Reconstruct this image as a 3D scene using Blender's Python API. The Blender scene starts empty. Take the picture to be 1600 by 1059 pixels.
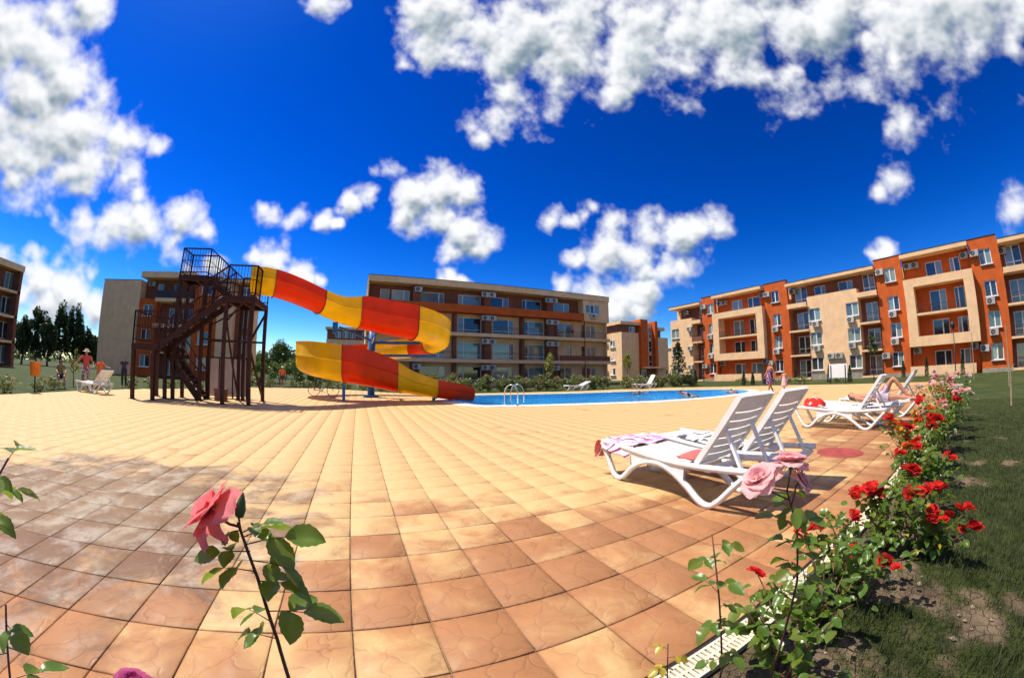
import bpy, math, random
import numpy as np
from mathutils import Vector, Matrix, Quaternion, noise as mnoise

random.seed(7); np.random.seed(7)
scene = bpy.context.scene
COL = scene.collection
R = math.radians

# ---------------------------------------------------------------- camera (a wide fisheye lens), sky, sun, exposure
CAM_H = 1.29
cam = bpy.data.cameras.new('camera')
cam_o = bpy.data.objects.new('camera', cam); COL.objects.link(cam_o)
cam_o.location = (0, 0, CAM_H)
cam_o.rotation_euler = (math.pi / 2 + 0.0957, 0, -0.4093)
cam.type = 'PANO'
cam.panorama_type = 'FISHEYE_LENS_POLYNOMIAL'
cam.fisheye_fov = math.pi
cam.sensor_fit = 'HORIZONTAL'
cam.sensor_width = 16.0
cam.sensor_height = 16.0 * 677 / 1024
k1 = 100 / 578.6131
cam.fisheye_polynomial_k0 = 0.0
cam.fisheye_polynomial_k1 = -k1
cam.fisheye_polynomial_k2 = 0.0
cam.fisheye_polynomial_k3 = 0.0388 * k1 ** 3
cam.fisheye_polynomial_k4 = 0.0
cam.clip_start = 0.02
cam.clip_end = 12000
scene.camera = cam_o

SUN = Vector((-0.43, 0.36, 1.0)).normalized()      # towards the sun
sun_el = math.asin(SUN.z)
sun_az = math.atan2(SUN.x, SUN.y)                   # clockwise from +Y

world = bpy.data.worlds.new('World'); scene.world = world
world.use_nodes = True
wn = world.node_tree.nodes; wl = world.node_tree.links
wn.clear()
sky_t = wn.new('ShaderNodeTexSky'); sky_t.sky_type = 'NISHITA'; sky_t.sun_disc = False
sky_t.sun_elevation = sun_el; sky_t.sun_rotation = sun_az
sky_t.air_density = 1.0; sky_t.dust_density = 0.15; sky_t.ozone_density = 5.0; sky_t.altitude = 300
hs = wn.new('ShaderNodeHueSaturation'); hs.inputs['Saturation'].default_value = 1.4; hs.inputs['Hue'].default_value = 0.506; hs.inputs['Value'].default_value = 0.82
bg = wn.new('ShaderNodeBackground'); bg.inputs['Strength'].default_value = 0.15
wo = wn.new('ShaderNodeOutputWorld')
sm = wn.new('ShaderNodeVectorMath'); sm.operation = 'SCALE'; sm.inputs['Scale'].default_value = 0.11      # deepen the blue towards the zenith
gm = wn.new('ShaderNodeGamma'); gm.inputs[1].default_value = 1.5
sm2 = wn.new('ShaderNodeVectorMath'); sm2.operation = 'SCALE'; sm2.inputs['Scale'].default_value = 1 / 0.11
wl.new(sky_t.outputs[0], hs.inputs['Color']); wl.new(hs.outputs[0], sm.inputs[0]); wl.new(sm.outputs[0], gm.inputs[0]); wl.new(gm.outputs[0], sm2.inputs[0]); wl.new(sm2.outputs[0], bg.inputs[0]); wl.new(bg.outputs[0], wo.inputs[0])

sl = bpy.data.lights.new('sun', 'SUN'); sl.energy = 4.0; sl.angle = R(0.5); sl.color = (1.0, 0.91, 0.77)
sun_o = bpy.data.objects.new('sun', sl); COL.objects.link(sun_o)
sun_o.rotation_euler = SUN.to_track_quat('Z', 'Y').to_euler(); sun_o.location = (-40, 40, 90)

scene.view_settings.view_transform = 'Standard'
scene.view_settings.look = 'None'
scene.view_settings.exposure = 0.86
scene.view_settings.gamma = 1.0
scene.view_settings.use_curve_mapping = False
scene.cycles.use_denoising = True
scene.cycles.max_bounces = 6
scene.cycles.transparent_max_bounces = 8
scene.cycles.use_adaptive_sampling = True
scene.cycles.adaptive_threshold = 0.012

# ---------------------------------------------------------------- helpers
class MB:
    def __init__(s): s.v = []; s.f = []
    def add(s, vs, fs):
        b = len(s.v); s.v.extend([tuple(v) for v in vs]); s.f.extend([tuple(i + b for i in f) for f in fs]); return s
    def quad(s, a, b, c, d): return s.add([a, b, c, d], [(0, 1, 2, 3)])
    def box(s, x0, x1, y0, y1, z0, z1):
        if x0 > x1: x0, x1 = x1, x0
        if y0 > y1: y0, y1 = y1, y0
        if z0 > z1: z0, z1 = z1, z0
        v = [(x0, y0, z0), (x1, y0, z0), (x1, y1, z0), (x0, y1, z0), (x0, y0, z1), (x1, y0, z1), (x1, y1, z1), (x0, y1, z1)]
        return s.add(v, [(0, 3, 2, 1), (4, 5, 6, 7), (0, 1, 5, 4), (1, 2, 6, 5), (2, 3, 7, 6), (3, 0, 4, 7)])
    def bar(s, p, q, w, h=None, up=(0, 0, 1)):
        h = h or w; p = Vector(p); q = Vector(q); d = (q - p).normalized(); u = Vector(up)
        if abs(d.dot(u)) > 0.98: u = Vector((0, 1, 0))
        a = d.cross(u).normalized() * w / 2; b = a.cross(d).normalized() * h / 2
        v = [p - a - b, p + a - b, p + a + b, p - a + b, q - a - b, q + a - b, q + a + b, q - a + b]
        return s.add(v, [(3, 2, 1, 0), (4, 5, 6, 7), (0, 1, 5, 4), (1, 2, 6, 5), (2, 3, 7, 6), (3, 0, 4, 7)])
    def tube(s, pts, r, n=6, cap=True):
        pts = [Vector(p) for p in pts]; m = len(pts)
        rs = r if isinstance(r, (list, tuple)) else [r] * m
        vs = []; u = None
        for i, p in enumerate(pts):
            d = (pts[min(i + 1, m - 1)] - pts[max(i - 1, 0)])
            d = d.normalized() if d.length > 1e-9 else Vector((0, 0, 1))
            if u is None: u = d.orthogonal().normalized()
            else:
                u = u - d * u.dot(d); u = u.normalized() if u.length > 1e-6 else d.orthogonal().normalized()
            w = d.cross(u)
            for k in range(n):
                a = 2 * math.pi * k / n
                vs.append(p + (u * math.cos(a) + w * math.sin(a)) * rs[i])
        fs = [(i * n + k, i * n + (k + 1) % n, (i + 1) * n + (k + 1) % n, (i + 1) * n + k) for i in range(m - 1) for k in range(n)]
        if cap: fs += [tuple(range(n - 1, -1, -1)), tuple(range((m - 1) * n, m * n))]
        return s.add(vs, fs)
    def cyl(s, p, q, r, n=12, r2=None): return s.tube([p, q], [r, r if r2 is None else r2], n)
    def lathe(s, prof, n=12, c=(0, 0, 0)):
        vs = [(c[0] + r * math.cos(2 * math.pi * k / n), c[1] + r * math.sin(2 * math.pi * k / n), c[2] + z) for r, z in prof for k in range(n)]
        fs = [(i * n + k, i * n + (k + 1) % n, (i + 1) * n + (k + 1) % n, (i + 1) * n + k) for i in range(len(prof) - 1) for k in range(n)]
        return s.add(vs, fs)
    def poly(s, pts, z0, z1):
        n = len(pts); v = [(x, y, z0) for x, y in pts] + [(x, y, z1) for x, y in pts]
        return s.add(v, [tuple(range(n - 1, -1, -1)), tuple(range(n, 2 * n))] + [(i, (i + 1) % n, n + (i + 1) % n, n + i) for i in range(n)])
    def grid(s, P):           # P[i][j] points
        a, b = len(P), len(P[0])
        return s.add([p for row in P for p in row], [(i * b + j, i * b + j + 1, (i + 1) * b + j + 1, (i + 1) * b + j) for i in range(a - 1) for j in range(b - 1)])
    def mesh(s, name, mat=None, smooth=False):
        m = bpy.data.meshes.new(name); m.from_pydata(s.v, [], s.f)
        if mat: m.materials.append(mat)
        if smooth: m.polygons.foreach_set('use_smooth', [True] * len(m.polygons))
        m.update(); return m

def np_mesh(name, V, F, mat, smooth=False):
    V = np.asarray(V, np.float32); F = np.asarray(F, np.int32); k = F.shape[1]
    m = bpy.data.meshes.new(name)
    m.vertices.add(len(V)); m.vertices.foreach_set('co', V.ravel())
    m.loops.add(F.size); m.loops.foreach_set('vertex_index', F.ravel())
    m.polygons.add(len(F)); m.polygons.foreach_set('loop_start', np.arange(0, F.size, k, dtype=np.int32))
    m.polygons.foreach_set('loop_total', np.full(len(F), k, np.int32))
    if smooth: m.polygons.foreach_set('use_smooth', np.ones(len(F), bool))
    m.materials.append(mat); m.update(calc_edges=True); return m

def obj(name, mesh, parent=None, loc=(0, 0, 0), rot=(0, 0, 0), scale=(1, 1, 1)):
    o = bpy.data.objects.new(name, mesh); COL.objects.link(o); o.parent = parent
    o.location = loc; o.rotation_euler = rot; o.scale = scale; return o
def tag(o, label=None, cat=None, group=None, kind=None):
    if label: o['label'] = label
    if cat: o['category'] = cat
    if group: o['group'] = group
    if kind: o['kind'] = kind
    return o
ORD = ('first second third fourth fifth sixth seventh eighth ninth tenth eleventh twelfth thirteenth fourteenth fifteenth sixteenth seventeenth eighteenth nineteenth twentieth twenty-first twenty-second twenty-third twenty-fourth twenty-fifth twenty-sixth twenty-seventh twenty-eighth twenty-ninth thirtieth thirty-first thirty-second').split()
def thing(name, label, cat, loc=(0, 0, 0), rz=0, group=None):
    o = bpy.data.objects.new(name, None); COL.objects.link(o); o.location = loc; o.rotation_euler = (0, 0, rz)
    o.empty_display_size = 0.2
    return tag(o, label, cat, group)
def part(name, mb, mat, parent, smooth=False, loc=(0, 0, 0), rot=(0, 0, 0)):
    return obj(name, mb.mesh(name, mat, smooth), parent, loc, rot)
def single(name, mb, mat, label, cat, loc=(0, 0, 0), rz=0, group=None, smooth=False):
    return tag(obj(name, mb.mesh(name, mat, smooth), None, loc, (0, 0, rz)), label, cat, group)
def struct(name, mesh): return tag(obj(name, mesh), kind='structure')
def copy_tree(o, parent=None):
    c = o.copy(); COL.objects.link(c); c.parent = parent
    for ch in list(o.children): copy_tree(ch, c)
    return c

# ---------------------------------------------------------------- materials
def new_mat(name):
    m = bpy.data.materials.new(name); m.use_nodes = True
    return m, m.node_tree.nodes, m.node_tree.links, m.node_tree.nodes['Principled BSDF']
def setp(b, rough=0.6, metal=0.0, spec=0.5, coat=0.0):
    b.inputs['Roughness'].default_value = rough; b.inputs['Metallic'].default_value = metal
    b.inputs['Specular IOR Level'].default_value = spec; b.inputs['Coat Weight'].default_value = coat
def mixc(n, l, fac, a, b, blend='MIX'):
    m = n.new('ShaderNodeMix'); m.data_type = 'RGBA'; m.blend_type = blend
    for sock, val in ((m.inputs[0], fac), (m.inputs[6], a), (m.inputs[7], b)):
        if hasattr(val, 'is_output'): l.new(val, sock)
        elif isinstance(val, (int, float)): sock.default_value = val
        else: sock.default_value = (*val[:3], 1)
    return m.outputs[2]
def mth(n, l, op, a, b=None, c=None, clamp=False):
    m = n.new('ShaderNodeMath'); m.operation = op; m.use_clamp = clamp
    for i, val in enumerate((a, b, c)):
        if val is None: continue
        if hasattr(val, 'is_output'): l.new(val, m.inputs[i])
        else: m.inputs[i].default_value = val
    return m.outputs[0]
def ramp(n, l, val, lo, hi, a=0.0, b=1.0):
    m = n.new('ShaderNodeMapRange'); m.interpolation_type = 'SMOOTHSTEP'
    l.new(val, m.inputs[0]); m.inputs[1].default_value = lo; m.inputs[2].default_value = hi
    m.inputs[3].default_value = a; m.inputs[4].default_value = b
    return m.outputs[0]
def noise(n, l, vec, scale, detail=4, rough=0.55, dist=0.0):
    t = n.new('ShaderNodeTexNoise'); t.inputs['Scale'].default_value = scale; t.inputs['Detail'].default_value = detail
    t.inputs['Roughness'].default_value = rough; t.inputs['Distortion'].default_value = dist
    if vec is not None: l.new(vec, t.inputs['Vector'])
    return t.outputs[0]
def wpos(n): return n.new('ShaderNodeNewGeometry').outputs['Position']
def scalev(n, l, vec, s):
    m = n.new('ShaderNodeVectorMath'); m.operation = 'MULTIPLY'; l.new(vec, m.inputs[0]); m.inputs[1].default_value = s; return m.outputs[0]
def bumpn(n, l, b, h, strength=0.3, dist=0.02):
    m = n.new('ShaderNodeBump'); m.inputs['Strength'].default_value = strength; m.inputs['Distance'].default_value = dist
    l.new(h, m.inputs['Height']); l.new(m.outputs[0], b.inputs['Normal'])
def M(name, col, rough=0.6, var=0.15, scale=3.0, bump=0.0, metal=0.0, spec=0.5, coat=0.0, orand=0.0, fine=40.0, dirt=0.0, dirtcol=(0.2, 0.16, 0.11)):
    m, n, l, b = new_mat(name); setp(b, rough, metal, spec, coat)
    p = n.new('ShaderNodeTexCoord').outputs['Object']
    nz = noise(n, l, p, scale, 5)
    lo = tuple(c * (1 - var) for c in col); hi = tuple(min(1, c * (1 + var)) for c in col)
    c = mixc(n, l, ramp(n, l, nz, 0.3, 0.7), lo, hi)
    if orand:
        rnd = n.new('ShaderNodeObjectInfo').outputs['Random']
        c = mixc(n, l, 1.0, c, mixc(n, l, rnd, (1 - orand,) * 3, (1 + orand * 0.3,) * 3), 'MULTIPLY')
    if dirt:
        st = noise(n, l, scalev(n, l, wpos(n), (2.4, 2.4, 0.2)), 1.7, 6, 0.68)
        c = mixc(n, l, ramp(n, l, st, 0.52, 0.78, 0, dirt), c, dirtcol)
    l.new(c, b.inputs['Base Color'])
    if bump: bumpn(n, l, b, noise(n, l, p, fine, 3), bump, 0.01)
    return m
def leaf_mat(name, col, col2, rough=0.45, trans=0.25):
    m, n, l, b = new_mat(name); setp(b, rough, 0, 0.4)
    nz = noise(n, l, wpos(n), 9.0, 3)
    rnd = n.new('ShaderNodeNewGeometry').outputs['Random Per Island']
    c = mixc(n, l, mth(n, l, 'MULTIPLY_ADD', rnd, 0.7, mth(n, l, 'MULTIPLY', nz, 0.3)), col, col2)
    l.new(c, b.inputs['Base Color'])
    tr = n.new('ShaderNodeBsdfTranslucent'); l.new(c, tr.inputs[0])
    mx = n.new('ShaderNodeMixShader'); mx.inputs[0].default_value = trans
    l.new(b.outputs[0], mx.inputs[1]); l.new(tr.outputs[0], mx.inputs[2])
    l.new(mx.outputs[0], n['Material Output'].inputs[0]); return m

m_cream = M('cream_stucco', (0.77, 0.5, 0.275), 0.9, 0.08, 1.2, 0.25, dirt=0.34, dirtcol=(0.33, 0.22, 0.12))
m_orange = M('orange_stucco', (0.51, 0.092, 0.009), 0.9, 0.12, 1.2, 0.25, dirt=0.34, dirtcol=(0.3, 0.07, 0.02))
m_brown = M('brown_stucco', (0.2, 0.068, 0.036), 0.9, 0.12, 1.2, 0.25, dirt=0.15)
m_plinth = M('grey_plinth', (0.3, 0.26, 0.2), 0.9, 0.2, 3, 0.4, dirt=0.3)
m_white = M('white_plastic', (0.78, 0.78, 0.76), 0.38, 0.05, 6, orand=0.04)
m_frame = M('window_frame_white', (0.75, 0.76, 0.76), 0.4, 0.06, 4, orand=0.08)
m_darkf = M('dark_grille', (0.06, 0.06, 0.06), 0.6, 0.3, 10)
m_ac = M('air_conditioner_white', (0.46, 0.44, 0.4), 0.5, 0.1, 5, orand=0.2, dirt=0.25)
m_steel = M('brown_painted_steel', (0.045, 0.012, 0.006), 0.55, 0.35, 6, 0.15, spec=0.25, dirt=0.3, dirtcol=(0.10, 0.03, 0.012))
m_rail = M('dark_metal', (0.03, 0.025, 0.022), 0.45, 0.3, 6, metal=0.3)
m_chrome = M('polished_steel', (0.7, 0.7, 0.68), 0.15, 0.1, 8, metal=1.0)
m_roof = M('roof_gravel', (0.25, 0.23, 0.2), 0.95, 0.2, 3, 0.3)
def glass_mat():
    m, n, l, b = new_mat('window_pane'); setp(b, 0.06, 0, 0.8, 0.5)
    rnd = n.new('ShaderNodeObjectInfo').outputs['Random']
    tc = n.new('ShaderNodeTexCoord').outputs['Object']
    fold = n.new('ShaderNodeTexWave'); fold.wave_type = 'BANDS'; fold.bands_direction = 'X'
    fold.inputs['Scale'].default_value = 3.2; fold.inputs['Distortion'].default_value = 3.0; fold.inputs['Detail'].default_value = 2
    l.new(tc, fold.inputs['Vector'])
    cur = mixc(n, l, fold.outputs['Fac'], (0.10, 0.16, 0.15), (0.26, 0.34, 0.31))
    dark = mixc(n, l, noise(n, l, tc, 2.0, 3), (0.008, 0.014, 0.02), (0.05, 0.055, 0.05))
    l.new(mixc(n, l, ramp(n, l, rnd, 0.42, 0.55), dark, cur), b.inputs['Base Color'])
    return m
m_pane = glass_mat()

# ---------------------------------------------------------------- sky dome that carries the clouds (the blue behind it is the Sky Texture)
CLOUDS = [(8,52.9,5.9),(15.4,50.6,5.9),(22.3,48,5.9),(26.4,51.7,7.9),(34.1,47.7,6.9),(22.4,42.4,4.2),(20,39.6,3.2),(18.6,36.5,1.4),(37.9,53,8.9),(44.4,46.9,5.9),(51.1,50.6,8.9),(43.3,42.3,2.8),(59.5,48.2,7.9),(58,43.9,3),(69.3,46.9,7.7),(78,44.4,6.5),(84.9,42.1,5.6),(88.5,39.1,3.6),(91.3,36.1,1.8),(92.7,40,5.6),(99.7,38.7,4.2),(105.4,36.5,4.6),(109,33.1,4.6),(75.5,39,1.8),(41.2,62.5,14.9),(77.1,55.5,14.9),(101.2,45.3,12.9),(106.7,29.9,2),(1.3,45.6,1.4),(88.3,28.1,2.2),(87.1,28.3,1.4),(84,22.4,1.7),(81.7,21.3,1.4),(99.2,15.7,2.8),(-17.5,51.3,1.8),(-61.3,33.2,5.9),(-56.5,35.9,4),(-54.3,38.2,3),(-55,31.6,5),(-54.8,27.2,5.9),(-50.6,29.6,4),(-46,26.6,4.5),(-50.9,23.5,6.9),(-42.4,22.9,4),(-41.1,26.5,3),(-46,20.4,3.5),(-37.6,22.5,2.8),(-35.6,21,1.4),(-52.3,18.7,2),(-46.1,19.3,1.2),(-34.9,26.9,1.2),(-61.3,31,5.9),(-55.4,23.4,5.9),(-63,26,9.9),(-45.7,15.6,2.2),(-42,16.4,2.6),(-37.5,16.3,3.4),(-33,16.6,4),(-28.9,19,3.2),(-24.8,17.5,2.4),(-29.1,15.6,3),(-46.9,12.1,1.8),(-44.2,11.1,1.6),(-46.1,8.5,3.4),(-41.9,8.1,4.2),(-45.7,5.7,4),(-39.7,10.3,2),(-48.9,6,4),(-38.3,6.6,3),(-13.7,15.4,2.8),(-9.7,13.9,2.8),(-6.6,13.2,1.2),(-16.7,15.5,1.4),(-23.2,14.1,1.6),(-26.7,12.9,1.4),(-15.4,22.2,1.6),(-11.8,22.2,1.5),(-7.7,21.9,1.3),(-4.6,21.7,0.7),(-16.8,22.4,1.2),(-3.1,25.3,1.4),(-0.1,27,2),(2.6,30.6,1.6),(0.5,30.1,1.2),(7.4,26.8,3.5),(11.6,28,3.8),(16,27.2,3.4),(10.8,23.4,3.8),(15.1,21.1,3.8),(17.5,18.9,1.8),(13.7,19.1,2.2),(6,24.6,2),(13.8,15,1.4),(12.3,14.7,1.1),(15.9,14.6,1.1),(29.9,23.6,1.7),(32.5,23.5,1.5),(36.3,25.3,1.6),(35,24.3,1.3),(40.3,22.2,3.4),(44.4,21.4,3.8),(47.7,23,2.2),(50.4,20.4,3.6),(54.6,20.9,3.3),(56.7,20.4,2.2),(38,18.9,3.6),(43,17.6,4.2),(47.8,15.4,3),(50.4,15.9,1.8),(33.8,17.6,2),(31.6,13.2,1.8),(35.6,12.1,3.4),(40.6,11.8,3.6),(44.6,11.8,2.6),(38.5,9.1,3.2),(43.4,8.9,2.5),(44.3,6.5,1),(80.8,13.9,1.4),(79.2,13.8,0.9),(47.7,3.2,1)]
rg = random.Random(3)
for _ in range(46):                                   # the same broken cumulus goes on behind the camera
    a = rg.uniform(112, 300); e = rg.uniform(12, 70); r0 = rg.uniform(2.5, 6)
    for _ in range(rg.randint(2, 6)): CLOUDS.append((a + rg.gauss(0, r0) / math.cos(R(e)), e + rg.gauss(0, r0 * .5), r0 * rg.uniform(.5, 1.1)))
NA, NE = 1440, 364
az = np.radians(np.arange(NA) * 0.25); el = np.radians(np.linspace(-0.9, 89.85, NE))
AZ, EL = np.meshgrid(az, el)
D = np.stack([np.sin(AZ) * np.cos(EL), np.cos(AZ) * np.cos(EL), np.sin(EL)], -1).reshape(-1, 3)
_rs = np.random.RandomState(11); _perm = np.tile(_rs.permutation(256), 3); _grad = _rs.normal(size=(256, 3)); _grad /= np.linalg.norm(_grad, axis=1)[:, None]
def perlin(P):
    I = np.floor(P).astype(int); f = P - I; w = f * f * f * (f * (f * 6 - 15) + 10); I &= 255; out = 0
    for dx in (0, 1):
        for dy in (0, 1):
            for dz in (0, 1):
                h = _perm[_perm[_perm[I[:, 0] + dx] + I[:, 1] + dy] + I[:, 2] + dz]; g = _grad[h]
                d = g[:, 0] * (f[:, 0] - dx) + g[:, 1] * (f[:, 1] - dy) + g[:, 2] * (f[:, 2] - dz)
                out = out + d * (w[:, 0] if dx else 1 - w[:, 0]) * (w[:, 1] if dy else 1 - w[:, 1]) * (w[:, 2] if dz else 1 - w[:, 2])
    return out
def fbm(P, o, g=0.55):
    t = 0; a = 1.0
    for k in range(o): t = t + a * perlin(P * 2.03 ** k + 17.3 * k + 40); a *= g
    return t
def cover(Dv):
    f = np.full(len(Dv), -3.0)
    for a, e, r in CLOUDS:
        c = np.array([math.sin(R(a)) * math.cos(R(e)), math.cos(R(a)) * math.cos(R(e)), math.sin(R(e))])
        dt = Dv @ c; m_ = dt > math.cos(R(min(89, r * 3.4 + 2))); ang = np.degrees(np.arccos(np.clip(dt[m_], -1, 1)))
        f[m_] = np.maximum(f[m_], (1 - ang / r) * min(1.0, 0.55 + r / 9))
    return f
def density(Dv, o):
    w = 0.02 * np.stack([fbm(Dv * 11 + k * 31, 3) for k in range(3)], -1); w[:, 2] *= 0.6
    Q = Dv + w; Q /= np.linalg.norm(Q, axis=1)[:, None]
    return cover(Q) * 0.95 + 1.12 * fbm(Dv * 9.5, o, 0.54) + 0.10
near_c = cover(D) > -1.6
dens = np.full(len(D), -2.0); dens[near_c] = density(D[near_c], 6)
shade = np.zeros(len(D)); toward = np.array(SUN) * 0.45 + np.array([0, 0, 0.55]); lit_i = np.where(dens > -0.15)[0]
d5 = density(D[lit_i], 4); g_ = np.zeros(len(lit_i)); deep = np.zeros(len(lit_i))
for st_, w_ in ((0.010, 1.0), (0.026, 0.75), (0.06, 0.45)):                 # how fast the cloud thins towards the light
    q = D[lit_i] + toward * st_; q /= np.linalg.norm(q, axis=1)[:, None]; dq = density(q, 4); g_ += w_ * (d5 - dq)
    deep += np.clip(dq, 0, 1.4) / 3
shade[lit_i] = np.clip(0.86 + 0.42 * g_ - 0.42 * np.clip((deep - 0.25) / 1.0, 0, 1), 0, 1)
RS = 4000.0
idx = np.arange(NA * NE).reshape(NE, NA)
F = np.stack([idx[:-1], np.roll(idx, -1, 1)[:-1], np.roll(idx, -1, 1)[1:], idx[1:]], -1).reshape(-1, 4)[:, ::-1]
keep = dens > -0.45; F = F[keep[F].any(1)]
used = np.unique(F); remap = np.full(len(D), -1); remap[used] = np.arange(len(used)); F = remap[F]
def sky_mat():
    m, n, l, b = new_mat('cloud_layer'); n.remove(b)
    a1 = n.new('ShaderNodeAttribute'); a1.attribute_name = 'cover'
    a2 = n.new('ShaderNodeAttribute'); a2.attribute_name = 'shade'
    vec = n.new('ShaderNodeVectorMath'); vec.operation = 'NORMALIZE'; l.new(n.new('ShaderNodeTexCoord').outputs['Object'], vec.inputs[0])
    fine = noise(n, l, vec.outputs[0], 70.0, 5, 0.55)
    tot = mth(n, l, 'ADD', a1.outputs['Fac'], mth(n, l, 'MULTIPLY', mth(n, l, 'SUBTRACT', fine, 0.5), 0.36))
    alpha = ramp(n, l, tot, -0.14, 0.8)
    c = mixc(n, l, ramp(n, l, mth(n, l, 'ADD', a2.outputs['Fac'], mth(n, l, 'MULTIPLY', mth(n, l, 'SUBTRACT', fine, 0.5), 0.08)), 0.0, 1.0), (0.19, 0.28, 0.36), (0.97, 0.98, 1.0))
    em = n.new('ShaderNodeEmission'); l.new(c, em.inputs[0]); em.inputs[1].default_value = 0.56
    tr = n.new('ShaderNodeBsdfTransparent')
    mx = n.new('ShaderNodeMixShader'); l.new(alpha, mx.inputs[0]); l.new(tr.outputs[0], mx.inputs[1]); l.new(em.outputs[0], mx.inputs[2])
    l.new(mx.outputs[0], n['Material Output'].inputs[0]); return m
dome = np_mesh('sky', D[used] * RS, F, sky_mat(), True)
for nm, arr in (('cover', dens[used]), ('shade', shade[used])):
    at = dome.attributes.new(nm, 'FLOAT', 'POINT'); at.data.foreach_set('value', arr.astype(np.float32))
struct('sky', dome)

# ---------------------------------------------------------------- ground, deck, pool
def inside(poly, x, y):
    x = np.asarray(x); y = np.asarray(y); c = np.zeros(x.shape, bool); n = len(poly)
    for i in range(n):
        x0, y0 = poly[i]; x1, y1 = poly[(i + 1) % n]
        t = ((y0 > y) != (y1 > y)) & (x < (x1 - x0) * (y - y0) / (y1 - y0 + 1e-12) + x0)
        c ^= t
    return c
def smooth_loop(pts, k=6):
    out = []; n = len(pts); P = [Vector((*p, 0)) for p in pts]
    for i in range(n):
        a, b, c, d = P[i - 1], P[i], P[(i + 1) % n], P[(i + 2) % n]
        for j in range(k):
            t = j / k
            q = 0.5 * ((2 * b) + (-a + c) * t + (2 * a - 5 * b + 4 * c - d) * t * t + (-a + 3 * b - 3 * c + d) * t ** 3)
            out.append((q.x, q.y))
    return out
def offset_loop(pts, d):
    n = len(pts); out = []
    for i in range(n):
        t = Vector(pts[(i + 1) % n]) - Vector(pts[i - 1]); t.normalize()
        out.append((pts[i][0] + t.y * d, pts[i][1] - t.x * d))     # outward for counter-clockwise loops
    return out
POOL = smooth_loop([(4.75, 14.75), (6.0, 14.1), (9.6, 13.2), (12.0, 12.3), (14.1, 11.8), (16.9, 11.5), (20.0, 11.9), (22.0, 13.3),
                    (22.4, 15.2), (20.9, 18.0), (18.1, 19.7), (12.5, 20.9), (6.9, 21.6), (4.9, 20.2), (4.4, 17.4)])
DECK = [(-13, 0.8), (29.6, 0.8), (29.6, 13.5), (27, 18.5), (24, 23.4), (3, 24.4), (-2.5, 30.4), (-8, 28), (-12.2, 19.5), (-13, 15)]
TS, TX0, TY0 = 0.4, -0.117, 0.897
gx = np.arange(-33, 75); gy = np.arange(0, 75)
GX, GY = np.meshgrid(gx, gy)
CX = TX0 + (GX + .5) * TS; CY = TY0 + (GY + .5) * TS
ok = inside(DECK, CX, CY) & ~inside(offset_loop(POOL, 0.3), CX, CY)
CX = CX[ok]; CY = CY[ok]

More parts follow.
